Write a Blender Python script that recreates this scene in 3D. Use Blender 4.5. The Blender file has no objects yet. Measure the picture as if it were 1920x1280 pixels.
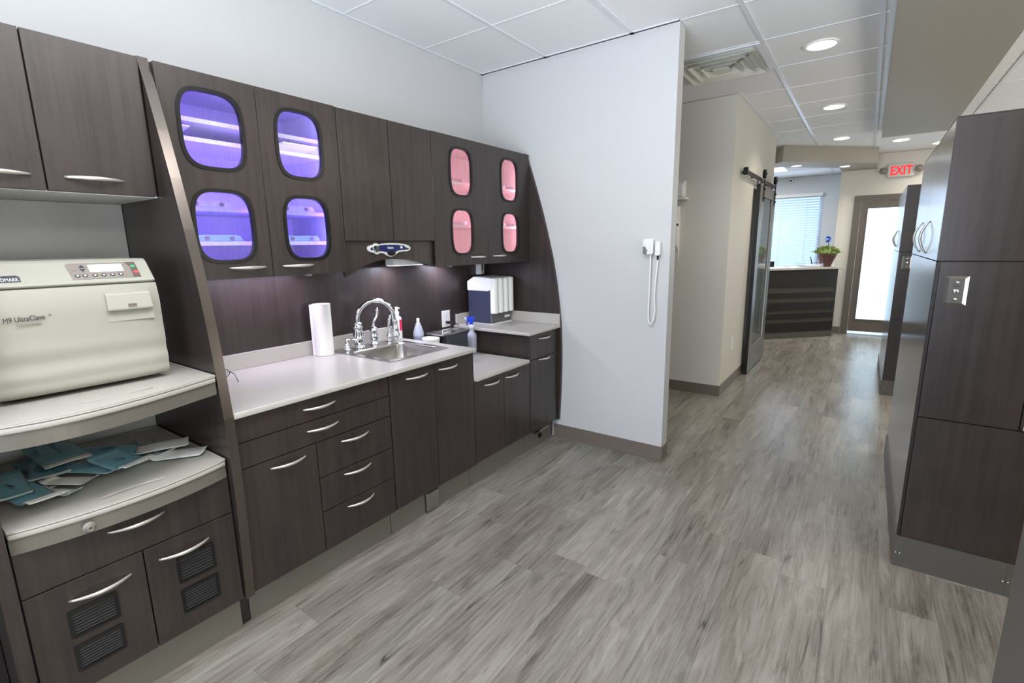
import bpy, bmesh, math, random
from mathutils import Vector, Matrix
random.seed(7)
SC = bpy.context.scene
COL = SC.collection
PI = math.pi

# ------------------------------------------------------------------ camera
cam_d = bpy.data.cameras.new('camera')
cam_d.sensor_width = 36.0
cam_d.lens = 918.69 / 1920 * 36
cam_d.clip_start = 0.02
cam = bpy.data.objects.new('camera', cam_d)
COL.objects.link(cam)
cam.location = (0, 0, 1.435)
cam.rotation_euler = (1.379603, 0.0159577, 0.6201956)
SC.camera = cam

# ------------------------------------------------------------------ colour management and world
SC.view_settings.view_transform = 'Standard'
SC.view_settings.look = 'None'
SC.view_settings.gamma = 1.0
SC.view_settings.exposure = 0.18
SC.view_settings.use_curve_mapping = False
W = bpy.data.worlds.new('world')
SC.world = W
W.use_nodes = True
W.node_tree.nodes['Background'].inputs[0].default_value = (0.75, 0.87, 1.0, 1)
W.node_tree.nodes['Background'].inputs[1].default_value = 1.0

# ------------------------------------------------------------------ room lights
def area(name, loc, size, power, color=(1, 1, 1), rot=(0, 0, 0), spread=PI, sy=None, shape=None):
    d = bpy.data.lights.new(name, 'AREA')
    d.energy = power
    d.color = color
    d.size = size
    d.spread = spread
    if sy is not None:
        d.shape = 'RECTANGLE'
        d.size_y = sy
    if shape:
        d.shape = shape
    o = bpy.data.objects.new(name, d)
    COL.objects.link(o)
    o.location = loc
    o.rotation_euler = rot
    return o

CZ = 2.683
NEUTRAL = (1.0, 0.97, 0.93)
DAY = (0.66, 0.80, 1.0)
area('unseen_ceiling_lamp', (-0.75, 0.75, CZ - .01), .6, 22, NEUTRAL, sy=1.2)  # unseen ceiling lamps that light the room, no fixtures modelled
area('unseen_ceiling_lamp', (-0.75, -1.2, CZ - .01), .6, 16, NEUTRAL, sy=1.2)
area('unseen_ceiling_lamp', (1.9, 0.3, CZ - .01), .6, 26, (1, .92, .8), sy=1.2)
area('unseen_ceiling_lamp', (1.9, 4.0, CZ - .01), .6, 26, (1, .9, .76), sy=1.2)
area('unseen_ceiling_lamp', (1.9, 7.6, CZ - .01), .6, 9, (1, .92, .8), sy=1.2)
# daylight from an unseen window behind the camera, angled up to brighten the ceiling
area('unseen_daylight', (-0.3, -2.85, 1.45), 3.4, 120, DAY, rot=(PI / 2 + .62, 0, 0), sy=1.7)
# unseen daylight added beyond the tall cabinets, angled up to brighten the ceiling
area('unseen_daylight', (3.5, 1.2, 1.45), 3.6, 130, (.95, .94, .90), rot=(PI / 2 + .62, 0, PI / 2), sy=1.7)
area('unseen_daylight', (3.5, 6.0, 1.45), 3.6, 75, (1.0, .95, .86), rot=(PI / 2 + .85, 0, PI / 2), sy=1.7)
# added fill light with no fixture, aimed up to brighten the ceiling
area('ceiling_fill', (-0.6, -0.3, 1.50), 1.6, 56, (.84, .91, 1.0), rot=(PI - .6, 0, 0), sy=1.2, spread=2.2)
# reception room
area('reception_lamp', (-2.2, 9.6, CZ - .02), .6, 60, (1, 1, 1.0), sy=1.2)
area('reception_daylight', (-1.6, 11.2, 1.65), 1.5, 14, DAY, rot=(-PI / 2, 0, 0), sy=1.3)


def lin(r, g, b, a=1.0):
    f = lambda v: (v / 255) / 12.92 if v / 255 <= 0.04045 else ((v / 255 + 0.055) / 1.055) ** 2.4
    return (f(r), f(g), f(b), a)


# ------------------------------------------------------------------ materials
def new_mat(name):
    m = bpy.data.materials.new(name)
    m.use_nodes = True
    nt = m.node_tree
    b = nt.nodes['Principled BSDF']
    return m, nt, b


def N(nt, t, **kw):
    n = nt.nodes.new(t)
    for k, v in kw.items():
        if k.startswith('i_'):
            key = k[2:]
            key = int(key) if key.isdigit() else key.replace('_', ' ')
            n.inputs[key].default_value = v
        else:
            setattr(n, k, v)
    return n


def plain(name, col, rough=.5, metal=0.0, bump=0.0, bscale=200, spec=.5, coat=0.0, trans=0.0, alpha=1.0, var=0.0):
    m, nt, b = new_mat(name)
    b.inputs['Base Color'].default_value = col
    b.inputs['Roughness'].default_value = rough
    b.inputs['Metallic'].default_value = metal
    b.inputs['Specular IOR Level'].default_value = spec
    b.inputs['Coat Weight'].default_value = coat
    b.inputs['Transmission Weight'].default_value = trans
    b.inputs['Alpha'].default_value = alpha
    L = nt.links.new
    geo = N(nt, 'ShaderNodeNewGeometry')
    no = N(nt, 'ShaderNodeTexNoise', i_Scale=bscale, i_Detail=4.0)
    L(geo.outputs['Position'], no.inputs['Vector'])
    if bump:
        bp = N(nt, 'ShaderNodeBump', i_Strength=bump, i_Distance=.002)
        L(no.outputs[0], bp.inputs['Height'])
        L(bp.outputs[0], b.inputs['Normal'])
    if var:
        n2 = N(nt, 'ShaderNodeTexNoise', i_Scale=bscale * .2, i_Detail=3.0)
        L(geo.outputs['Position'], n2.inputs['Vector'])
        mx = N(nt, 'ShaderNodeMixRGB', blend_type='MULTIPLY')
        mr = N(nt, 'ShaderNodeMapRange')
        mr.inputs[3].default_value = 1 - var
        mr.inputs[4].default_value = 1 + var
        L(n2.outputs[0], mr.inputs[0])
        mx.inputs[0].default_value = 1
        mx.inputs[1].default_value = col
        L(mr.outputs[0], mx.inputs[2])
        L(mx.outputs[0], b.inputs['Base Color'])
    return m


def emit(name, col, strength):
    m, nt, b = new_mat(name)
    b.inputs['Base Color'].default_value = col
    b.inputs['Emission Color'].default_value = col
    b.inputs['Emission Strength'].default_value = strength
    return m


def laminate(name, c0, c1, rough=.38, coat=.25):
    m, nt, b = new_mat(name)
    L = nt.links.new
    geo = N(nt, 'ShaderNodeNewGeometry')
    mp = N(nt, 'ShaderNodeMapping')
    mp.inputs['Scale'].default_value = (34, 34, 1.3)
    L(geo.outputs['Position'], mp.inputs['Vector'])
    n1 = N(nt, 'ShaderNodeTexNoise', i_Scale=1.0, i_Detail=6.0, i_Roughness=.65)
    L(mp.outputs[0], n1.inputs['Vector'])
    mp2 = N(nt, 'ShaderNodeMapping')
    mp2.inputs['Scale'].default_value = (260, 260, 7)
    L(geo.outputs['Position'], mp2.inputs['Vector'])
    n2 = N(nt, 'ShaderNodeTexNoise', i_Scale=1.0, i_Detail=3.0)
    L(mp2.outputs[0], n2.inputs['Vector'])
    ad = N(nt, 'ShaderNodeMath', operation='MULTIPLY_ADD', i_1=.45)
    L(n2.outputs[0], ad.inputs[0])
    L(n1.outputs[0], ad.inputs[2])
    n3 = N(nt, 'ShaderNodeTexNoise', i_Scale=7.0, i_Detail=3.0)
    L(geo.outputs['Position'], n3.inputs['Vector'])
    ad2 = N(nt, 'ShaderNodeMath', operation='MULTIPLY_ADD', i_1=.35)
    L(n3.outputs[0], ad2.inputs[0])
    L(ad.outputs[0], ad2.inputs[2])
    r = N(nt, 'ShaderNodeValToRGB')
    r.color_ramp.elements[0].position = .62
    r.color_ramp.elements[0].color = c0
    r.color_ramp.elements[1].position = 1.2 if False else 1.0
    r.color_ramp.elements[1].color = c1
    L(ad2.outputs[0], r.inputs[0])
    L(r.outputs[0], b.inputs['Base Color'])
    b.inputs['Roughness'].default_value = rough
    b.inputs['Coat Weight'].default_value = coat
    b.inputs['Coat Roughness'].default_value = .22
    bp = N(nt, 'ShaderNodeBump', i_Strength=.12, i_Distance=.001)
    L(n2.outputs[0], bp.inputs['Height'])
    L(bp.outputs[0], b.inputs['Normal'])
    return m


def floor_mat():
    m, nt, b = new_mat('vinyl_plank_floor')
    L = nt.links.new
    M = lambda op, a=None, c=None, v0=None, v1=None, v2=None: _m(nt, op, a, c, v0, v1, v2)

    def _m(nt, op, a, c, v0, v1, v2):
        n = N(nt, 'ShaderNodeMath', operation=op)
        if a is not None: L(a, n.inputs[0])
        if c is not None: L(c, n.inputs[1])
        if v0 is not None: n.inputs[0].default_value = v0
        if v1 is not None: n.inputs[1].default_value = v1
        if v2 is not None: n.inputs[2].default_value = v2
        return n.outputs[0]
    geo = N(nt, 'ShaderNodeNewGeometry')
    sp = N(nt, 'ShaderNodeSeparateXYZ')
    L(geo.outputs['Position'], sp.inputs[0])
    X, Y = sp.outputs[0], sp.outputs[1]
    px = M('DIVIDE', X, v1=.178)
    row = M('FLOOR', px)
    wn = N(nt, 'ShaderNodeTexWhiteNoise', noise_dimensions='1D')
    L(row, wn.inputs['W'])
    py0 = M('DIVIDE', Y, v1=1.22)
    py = M('ADD', py0, wn.outputs['Value'])
    colm = M('FLOOR', py)
    cb = N(nt, 'ShaderNodeCombineXYZ')
    L(row, cb.inputs[0]); L(colm, cb.inputs[1])
    w2 = N(nt, 'ShaderNodeTexWhiteNoise', noise_dimensions='2D')
    L(cb.outputs[0], w2.inputs['Vector'])
    pid = w2.outputs['Value']
    zoff = M('MULTIPLY', pid, v1=37.0)
    # warped coordinates
    c3 = N(nt, 'ShaderNodeCombineXYZ')
    L(X, c3.inputs[0]); L(Y, c3.inputs[1]); L(zoff, c3.inputs[2])

    def noise(sx, sy, det=5.0, dist=0.0, rough=.6, src=None):
        mp = N(nt, 'ShaderNodeMapping')
        mp.inputs['Scale'].default_value = (sx, sy, 1)
        L((src or c3).outputs[0], mp.inputs['Vector'])
        n = N(nt, 'ShaderNodeTexNoise', i_Scale=1.0, i_Detail=det, i_Distortion=dist, i_Roughness=rough)
        L(mp.outputs[0], n.inputs['Vector'])
        return n.outputs[0]
    nA = noise(9, 1.6, 5, 1.4)          # broad cathedral figure
    nB = noise(36, 2.0, 6, 1.0)             # grain
    nC = noise(190, 4.2, 4, .4)            # fine grain
    nD = noise(3.2, .7, 3, .5)             # patches
    nE = noise(10, .6, 2, 1.4, .5)       # crack lines
    nF = noise(4.5, 2.0, 2, .4)            # crack mask
    # contour lines of the broad figure = growth rings
    rings = M('MULTIPLY', nA, v1=34.0)
    rings = M('SINE', rings)
    v = M('MULTIPLY_ADD', nB, v1=.46, v2=.12)
    v = M('ADD', v, M('MULTIPLY_ADD', nC, v1=.34, v2=-.17))
    v = M('ADD', v, M('MULTIPLY', M('MULTIPLY', rings, nD), v1=.07))
    v = M('ADD', v, M('MULTIPLY_ADD', nD, v1=.62, v2=-.31))
    v = M('ADD', v, M('MULTIPLY_ADD', nA, v1=.34, v2=-.17))
    v = M('ADD', v, M('MULTIPLY_ADD', pid, v1=.07, v2=-.035))
    r = N(nt, 'ShaderNodeValToRGB')
    e = r.color_ramp.elements
    e[0].position = 0.02; e[0].color = lin(70, 65, 62)
    e[1].position = .60; e[1].color = lin(222, 217, 209)
    for p, c in ((.12, lin(112, 103, 95)), (.23, lin(150, 141, 132)), (.35, lin(178, 171, 162)), (.47, lin(200, 194, 185))):
        k = e.new(p); k.color = c
    L(v, r.inputs[0])
    # hue drift between warm and green-grey
    mix = N(nt, 'ShaderNodeMixRGB', blend_type='MULTIPLY', i_Fac=.75)
    hr = N(nt, 'ShaderNodeValToRGB')
    hr.color_ramp.elements[0].position = .35; hr.color_ramp.elements[0].color = (.97, .985, .95, 1)
    hr.color_ramp.elements[1].position = .65; hr.color_ramp.elements[1].color = (1.0, .95, .92, 1)
    L(noise(2.6, .9, 2, .6), hr.inputs[0])
    L(r.outputs[0], mix.inputs[1]); L(hr.outputs[0], mix.inputs[2])
    # cracks
    d = M('ABSOLUTE', M('SUBTRACT', nE, v1=.5))
    ck = M('LESS_THAN', d, v1=.010)
    mk = N(nt, 'ShaderNodeMapRange')
    mk.inputs[1].default_value = .56; mk.inputs[2].default_value = .68
    L(nF, mk.inputs[0])
    soft = N(nt, 'ShaderNodeMapRange')
    soft.inputs[1].default_value = .016; soft.inputs[2].default_value = .0
    L(d, soft.inputs[0])
    cm = M('MULTIPLY', soft.outputs[0], mk.outputs[0])
    cm = M('MULTIPLY', cm, v1=.85)
    mx = N(nt, 'ShaderNodeMixRGB')
    L(cm, mx.inputs[0]); L(mix.outputs[0], mx.inputs[1])
    mx.inputs[2].default_value = lin(52, 48, 46)
    # plank joints
    fx = M('FRACT', px); fy = M('FRACT', py)
    jx = M('LESS_THAN', M('MINIMUM', fx, M('SUBTRACT', v0=1.0, c=fx)), v1=.006)
    jy = M('LESS_THAN', M('MINIMUM', fy, M('SUBTRACT', v0=1.0, c=fy)), v1=.0010)
    j = M('MULTIPLY', M('MAXIMUM', jx, jy), v1=.35)
    mj = N(nt, 'ShaderNodeMixRGB')
    L(j, mj.inputs[0]); L(mx.outputs[0], mj.inputs[1])
    mj.inputs[2].default_value = lin(80, 76, 72)
    dk = N(nt, 'ShaderNodeMixRGB', blend_type='MULTIPLY', i_Fac=1.0)
    dk.inputs[2].default_value = (FLOOR_GAIN, FLOOR_GAIN, FLOOR_GAIN * .99, 1)
    L(mj.outputs[0], dk.inputs[1])
    L(dk.outputs[0], b.inputs['Base Color'])
    rr = N(nt, 'ShaderNodeMapRange')
    rr.inputs[3].default_value = .22; rr.inputs[4].default_value = .36
    L(nB, rr.inputs[0])
    L(rr.outputs[0], b.inputs['Roughness'])
    bp = N(nt, 'ShaderNodeBump', i_Strength=.18, i_Distance=.002)
    L(v, bp.inputs['Height'])
    L(bp.outputs[0], b.inputs['Normal'])
    return m


FLOOR_GAIN = .52
M_floor = floor_mat()
M_wall = plain('wall_paint', lin(206, 206, 206), .6, bump=.06, bscale=350, spec=.25)
M_wall_t = plain('corridor_paint', lin(218, 214, 205), .6, bump=.06, bscale=350, spec=.25)
M_greige = plain('soffit_paint', lin(166, 161, 148), .6, bump=.05, bscale=350, spec=.25)
M_tile = plain('ceiling_tile', lin(240, 241, 242), .9, bump=.25, bscale=260, spec=.1, var=.02)
M_tee = plain('ceiling_tee', lin(226, 228, 232), .35, spec=.5)
M_base = plain('vinyl_baseboard', lin(116, 105, 96), .42, var=.04)
M_lam = laminate('dark_laminate', lin(36, 30, 28), lin(56, 47, 44), coat=.18)
M_lamd = plain('dark_edge', lin(34, 30, 29), .5, var=.1)
M_gray_lam = plain('grey_laminate', lin(128, 124, 115), .32, metal=.35, bump=.03, bscale=120, var=.03)
M_gray_lam2 = plain('tower_grey_laminate', lin(92, 89, 84), .38, metal=.2, bump=.03, bscale=120, var=.03)
M_quartz = plain('solid_surface', lin(188, 184, 177), .24, var=.05, bscale=900, spec=.5)
M_tray = plain('moulded_tray', lin(184, 180, 172), .38, var=.04, bscale=700)
M_nickel = plain('satin_nickel', lin(222, 216, 208), .36, metal=.75, bump=.02)
M_edge = plain('metal_edge_band', lin(112, 104, 98), .25, metal=.9, bump=.02)
M_chrome = plain('chrome', lin(235, 236, 240), .06, metal=1.0)
M_steel = plain('brushed_steel', lin(176, 174, 170), .27, metal=1.0, bump=.03, bscale=300)
M_white = plain('white_plastic', lin(238, 238, 236), .35)
M_whitein = plain('white_melamine', lin(226, 226, 224), .5)
M_almond = plain('almond_plastic', lin(168, 166, 154), .36, bump=.02, var=.01)
M_taupe = plain('taupe_plastic', lin(140, 130, 122), .4)
M_black = plain('black_rubber', lin(14, 14, 16), .28)
M_iron = plain('black_iron', lin(26, 24, 24), .4, metal=.5)
M_navy = plain('navy_plastic', lin(18, 28, 92), .3)
M_charcoal = plain('charcoal_plastic', lin(58, 60, 70), .4)
M_paper = plain('paper', lin(238, 238, 234), .8, bump=.1, bscale=400)
M_text = plain('ink_dark', lin(50, 48, 50), .5)
M_door = plain('painted_metal_door', lin(98, 89, 80), .42, var=.03)
M_pot = plain('plum_pot', lin(96, 66, 66), .45, var=.1)
M_leaf = plain('succulent_leaf', lin(116, 138, 62), .5, var=.35, bscale=120)
M_stem = plain('stem_green', lin(70, 84, 50), .6)
M_bluefl = plain('blue_petal', lin(16, 96, 200), .5)
M_blue = plain('blue_trigger', lin(14, 60, 205), .35)
M_red = plain('red_print', lin(220, 40, 90), .5)
M_green = plain('green_button', lin(70, 170, 120), .5)
M_redb = plain('red_button', lin(214, 92, 84), .5)
M_frost = plain('frosted_bottle', lin(200, 206, 222), .35, trans=.35)
M_display = emit('display_glow', lin(250, 250, 255), .35)
M_exit = emit('exit_letter_glow', lin(248, 34, 44), .95)
M_lamp = emit('downlight_glow', (1.0, .95, .86, 1), 9.0)
M_troff = emit('troffer_glow', (1.0, .98, .95, 1), 5.0)
M_sky = emit('sky_daylight', (.40, .66, 1.0, 1), 1.25)
M_frostg = emit('frosted_glass_daylight', (.58, .80, 1.0, 1), 1.75)


def glass(name, tint=(1, 1, 1, 1), clear=.85, rough=.05, streak=False, mirror=0.0):
    m = bpy.data.materials.new(name)
    m.use_nodes = True
    nt = m.node_tree
    nt.nodes.clear()
    L = nt.links.new
    out = N(nt, 'ShaderNodeOutputMaterial')
    tr = N(nt, 'ShaderNodeBsdfTransparent', i_Color=tint)
    gl = N(nt, 'ShaderNodeBsdfGlossy', i_Roughness=rough)
    df = N(nt, 'ShaderNodeBsdfTranslucent', i_Color=(.9, .9, .95, 1))
    m1 = N(nt, 'ShaderNodeMixShader', i_Fac=1 - clear)
    L(tr.outputs[0], m1.inputs[1]); L(df.outputs[0], m1.inputs[2])
    if streak:
        geo = N(nt, 'ShaderNodeNewGeometry')
        mp = N(nt, 'ShaderNodeMapping')
        mp.inputs['Scale'].default_value = (220, 220, 9)
        L(geo.outputs['Position'], mp.inputs['Vector'])
        no = N(nt, 'ShaderNodeTexNoise', i_Scale=1.0, i_Detail=3.0)
        L(mp.outputs[0], no.inputs['Vector'])
        mr = N(nt, 'ShaderNodeMapRange')
        mr.inputs[1].default_value = .45; mr.inputs[2].default_value = .75
        mr.inputs[3].default_value = (1 - clear) * .6; mr.inputs[4].default_value = min(1, (1 - clear) * 2.2)
        L(no.outputs[0], mr.inputs[0]); L(mr.outputs[0], m1.inputs[0])
    lw = N(nt, 'ShaderNodeLayerWeight', i_Blend=.5)
    p5 = N(nt, 'ShaderNodeMath', operation='POWER', i_1=4.5)
    L(lw.outputs['Facing'], p5.inputs[0])
    fr = N(nt, 'ShaderNodeMath', operation='MULTIPLY_ADD', i_1=.75, i_2=.03)
    L(p5.outputs[0], fr.inputs[0])
    m2 = N(nt, 'ShaderNodeMixShader')
    mxm = N(nt, 'ShaderNodeMath', operation='MAXIMUM', i_1=mirror)
    L(fr.outputs[0], mxm.inputs[0])
    L(mxm.outputs[0], m2.inputs[0]); L(m1.outputs[0], m2.inputs[1]); L(gl.outputs[0], m2.inputs[2])
    L(m2.outputs[0], out.inputs[0])
    return m


M_cabglass = glass('cabinet_glass', clear=.93, streak=True)
M_film = plain('blue_pouch_film', lin(140, 208, 226), .12, alpha=.42)
M_strip = plain('desk_strip', lin(62, 58, 52), .4)
M_doorglass = glass('barn_door_glass', (.85, .92, .92, 1), .75, .03, mirror=.35)
M_clear = glass('clear_plastic', (.93, .95, 1, 1), .8, .05)
M_white_in = M_whitein


# ------------------------------------------------------------------ geometry helpers
OFF = {}


def link(name, bm, mat, parent=None, bevel=0.0, smooth=False, seg=2, label=None, auto=None):
    bmesh.ops.recalc_face_normals(bm, faces=bm.faces)
    off = OFF.get(parent.name, Vector((0, 0, 0))) if parent else Vector((0, 0, 0))
    if off.length:
        bmesh.ops.translate(bm, verts=bm.verts, vec=-off)
    me = bpy.data.meshes.new(name)
    bm.to_mesh(me)
    bm.free()
    mats = mat if isinstance(mat, (list, tuple)) else [mat]
    for mm in mats:
        me.materials.append(mm)
    o = bpy.data.objects.new(name, me)
    COL.objects.link(o)
    if parent:
        o.parent = parent
        OFF[o.name] = off
    if smooth:
        for p in me.polygons:
            p.use_smooth = True
        if auto is not None:
            me.set_sharp_from_angle(angle=auto)
    if bevel:
        md = o.modifiers.new('edge', 'BEVEL')
        md.width = bevel
        md.segments = seg
        md.limit_method = 'ANGLE'
        md.angle_limit = .7
    if label:
        o['label'] = label
    return o


def thing(name, label, cat, loc, group=None, rz=0.0, local=False):
    o = bpy.data.objects.new(name, None)
    o.empty_display_size = .05
    COL.objects.link(o)
    o.location = loc
    o.rotation_euler = (0, 0, rz)
    o['label'] = label
    o['category'] = cat
    if group:
        o['group'] = group
    OFF[o.name] = Vector((0, 0, 0)) if local else Vector(loc)
    return o


def tag(o, label, cat, group=None):
    o['label'] = label
    o['category'] = cat
    if group:
        o['group'] = group
    return o


def struct(name, bm, mat, **kw):
    o = link(name, bm, mat, **kw)
    if o.parent is None:
        o['kind'] = 'structure'
    return o


def dup(root, loc, rz=None, label=None):
    r = root.copy()
    COL.objects.link(r)
    r.location = loc
    if rz is not None:
        r.rotation_euler = (0, 0, rz)
    if label:
        r['label'] = label
    for ch in list(root.children):
        c = ch.copy(); COL.objects.link(c); c.parent = r
        for g in list(ch.children):
            d = g.copy(); COL.objects.link(d); d.parent = c
    return r


def B():
    return bmesh.new()


def box(bm, x0, x1, y0, y1, z0, z1):
    vs = [bm.verts.new(p) for p in ((x0, y0, z0), (x1, y0, z0), (x1, y1, z0), (x0, y1, z0), (x0, y0, z1), (x1, y0, z1), (x1, y1, z1), (x0, y1, z1))]
    for f in ((0, 3, 2, 1), (4, 5, 6, 7), (0, 1, 5, 4), (1, 2, 6, 5), (2, 3, 7, 6), (3, 0, 4, 7)):
        bm.faces.new([vs[i] for i in f])
    return bm


def bx(*a):
    return box(B(), *a)


def prism(bm, pts, a0, a1, axis='y'):
    """pts: outline in the other two axes; extruded from a0 to a1 along axis."""
    def P(u, v, w):
        return {'y': (u, w, v), 'x': (w, u, v), 'z': (u, v, w)}[axis]
    lo = [bm.verts.new(P(u, v, a0)) for u, v in pts]
    hi = [bm.verts.new(P(u, v, a1)) for u, v in pts]
    n = len(pts)
    bm.faces.new(lo)
    bm.faces.new(hi[::-1])
    for i in range(n):
        bm.faces.new((lo[i], lo[(i + 1) % n], hi[(i + 1) % n], hi[i]))
    return bm


def cyl(bm, p0, p1, r0, r1=None, seg=20, cap=True):
    p0, p1 = Vector(p0), Vector(p1)
    r1 = r0 if r1 is None else r1
    d = (p1 - p0).normalized()
    a = d.orthogonal().normalized()
    b = d.cross(a)
    lo, hi = [], []
    for i in range(seg):
        t = 2 * PI * i / seg
        v = a * math.cos(t) + b * math.sin(t)
        lo.append(bm.verts.new(p0 + v * r0))
        hi.append(bm.verts.new(p1 + v * r1))
    for i in range(seg):
        bm.faces.new((lo[i], lo[(i + 1) % seg], hi[(i + 1) % seg], hi[i]))
    if cap:
        bm.faces.new(lo[::-1])
        bm.faces.new(hi)
    return bm


def tube(bm, pts, r, seg=10, flat=1.0, up=None):
    pts = [Vector(p) for p in pts]
    n = len(pts)
    rs = r if isinstance(r, (list, tuple)) else [r] * n
    rings = []
    prev = None
    for i, p in enumerate(pts):
        t = (pts[min(i + 1, n - 1)] - pts[max(i - 1, 0)]).normalized()
        if prev is None:
            a = (Vector(up) if up else t.orthogonal())
            a = (a - t * a.dot(t)).normalized()
        else:
            a = (prev - t * prev.dot(t)).normalized()
        prev = a
        b = t.cross(a)
        rings.append([bm.verts.new(p + a * math.cos(2 * PI * k / seg) * rs[i] + b * math.sin(2 * PI * k / seg) * rs[i] * flat) for k in range(seg)])
    for i in range(n - 1):
        for k in range(seg):
            bm.faces.new((rings[i][k], rings[i][(k + 1) % seg], rings[i + 1][(k + 1) % seg], rings[i + 1][k]))
    bm.faces.new(rings[0][::-1])
    bm.faces.new(rings[-1])
    return bm


def lathe(bm, prof, c, seg=28, sx=1.0, sy=1.0):
    rings = []
    for r, z in prof:
        rings.append([bm.verts.new((c[0] + r * sx * math.cos(2 * PI * k / seg), c[1] + r * sy * math.sin(2 * PI * k / seg), c[2] + z)) for k in range(seg)])
    for i in range(len(prof) - 1):
        for k in range(seg):
            bm.faces.new((rings[i][k], rings[i][(k + 1) % seg], rings[i + 1][(k + 1) % seg], rings[i + 1][k]))
    bm.faces.new(rings[0][::-1])
    bm.faces.new(rings[-1])
    return bm


def arc_pts(c, r, a0, a1, n, fn):
    return [fn(c[0] + r * math.cos(a0 + (a1 - a0) * i / n), c[1] + r * math.sin(a0 + (a1 - a0) * i / n)) for i in range(n + 1)]


def squircle(u0, u1, v0, v1, e=3.6, n=48):
    cu, cv, a, b = (u0 + u1) / 2, (v0 + v1) / 2, (u1 - u0) / 2, (v1 - v0) / 2
    out = []
    for i in range(n):
        t = 2 * PI * i / n
        c, s = math.cos(t), math.sin(t)
        out.append((cu + a * math.copysign(abs(c) ** (2 / e), c), cv + b * math.copysign(abs(s) ** (2 / e), s)))
    return out


def rrect(u0, u1, v0, v1, r, n=6):
    out = []
    for cx, cy, a in ((u1 - r, v1 - r, 0), (u0 + r, v1 - r, PI / 2), (u0 + r, v0 + r, PI), (u1 - r, v0 + r, 1.5 * PI)):
        for i in range(n + 1):
            t = a + PI / 2 * i / n
            out.append((cx + r * math.cos(t), cy + r * math.sin(t)))
    return out


def plate(outer, holes, a0, a1, axis='x'):
    """flat plate with real holes; outlines in the two other axes."""
    cu = bpy.data.curves.new('tmp', 'CURVE')
    cu.dimensions = '2D'
    cu.fill_mode = 'BOTH'
    cu.extrude = (a1 - a0) / 2
    for ring in [outer] + list(holes):
        s = cu.splines.new('POLY')
        s.points.add(len(ring) - 1)
        for p, q in zip(s.points, ring):
            p.co = (q[0], q[1], 0, 1)
        s.use_cyclic_u = True
    ob = bpy.data.objects.new('tmp', cu)
    me = bpy.data.meshes.new_from_object(ob)
    bm = bmesh.new()
    bm.from_mesh(me)
    bpy.data.objects.remove(ob)
    bpy.data.curves.remove(cu)
    bpy.data.meshes.remove(me)
    mid = (a0 + a1) / 2
    for v in bm.verts:
        u, w, d = v.co
        v.co = {'x': (mid + d, u, w), 'y': (u, mid + d, w), 'z': (u, w, mid + d)}[axis]
    bmesh.ops.remove_doubles(bm, verts=bm.verts, dist=1e-6)
    return bm


def ring_between(bm, A, Bp, a0, a1, axis='x'):
    """annular solid between outlines A (inner) and Bp (outer) with the same number of points."""
    def P(u, v, w):
        return {'y': (u, w, v), 'x': (w, u, v), 'z': (u, v, w)}[axis]
    n = len(A)
    L = [[bm.verts.new(P(p[0], p[1], w)) for p in src] for src, w in ((A, a0), (Bp, a0), (Bp, a1), (A, a1))]
    for k in range(4):
        X, Y = L[k], L[(k + 1) % 4]
        for i in range(n):
            bm.faces.new((X[i], X[(i + 1) % n], Y[(i + 1) % n], Y[i]))
    return bm


def text(name, s, size, mat, parent, origin, right, up, ext=.0006, align='LEFT', sx=1.0, shear=0.0, bold=0.0, label=None):
    cu = bpy.data.curves.new('tmpt', 'FONT')
    cu.body = s
    cu.size = size
    cu.extrude = ext
    cu.align_x = align
    cu.shear = shear
    cu.offset = bold
    ob = bpy.data.objects.new('tmpt', cu)
    me = bpy.data.meshes.new_from_object(ob)
    bm = bmesh.new()
    bm.from_mesh(me)
    bpy.data.objects.remove(ob)
    bpy.data.curves.remove(cu)
    bpy.data.meshes.remove(me)
    R, U = Vector(right).normalized(), Vector(up).normalized()
    Nn = R.cross(U)
    o0 = Vector(origin)
    for v in bm.verts:
        c = v.co.copy()
        v.co = o0 + R * c.x * sx + U * c.y + Nn * c.z
    return link(name, bm, mat, parent, label=label)


def bow_handle(parent, p0, p1, out, bulge=.026, r=.0046, name='handle'):
    p0, p1, out = Vector(p0), Vector(p1), Vector(out)
    pts, rs = [], []
    n = 18
    for i in range(n + 1):
        t = i / n
        pts.append(p0.lerp(p1, t) + out * (bulge * math.sin(PI * t) ** .85 + .001))
        rs.append(r * (.62 + .5 * math.sin(PI * t)))
    return link(name, tube(B(), pts, rs, 8, 1.25, up=out), M_nickel, parent, smooth=True)


def panel(parent, name, x0, x1, y0, y1, z0, z1, mat=None, bevel=.0012):
    return link(name, bx(x0, x1, y0, y1, z0, z1), mat or M_lam, parent, bevel=bevel)


# ================================================================== ROOM SHELL
XL, PY = -2.45, 3.088
struct('floor', bx(-5.1, 3.7, -3.1, 11.7, -.1, 0), M_floor)
# ceiling: tiles recessed a little above the tee grid
struct('ceiling', bx(-5.1, 3.7, -3.1, 11.7, CZ + .004, CZ + .1), M_tile)
g = B()
tee_x = [-1.895, -1.283, -.672, -.06]
for x in tee_x:
    box(g, x - .012, x + .012, -3 if x > -1.0 or True else 0, PY if x < -1.0 else 11.4, CZ - .002, CZ + .006)
ys = [PY + .6055 * k for k in range(-9, 14)]
for y in ys:
    if abs(y - PY) < .01:
        box(g, XL, -1.0, y - .03, y - .008, CZ - .002, CZ + .006)
    box(g, XL if y < PY + .01 else -3.0, .0, y - .007, y + .007, CZ + .0005, CZ + .006)
for x in (.75, 1.36, 1.97, 2.58):
    box(g, x - .012, x + .012, -3, 9.3, CZ - .002, CZ + .006)
for k in range(-13, 8):
    y = 5.255 + .6 * k
    box(g, .6, 3.6, y - .007, y + .007, CZ + .0005, CZ + .006)
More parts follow.
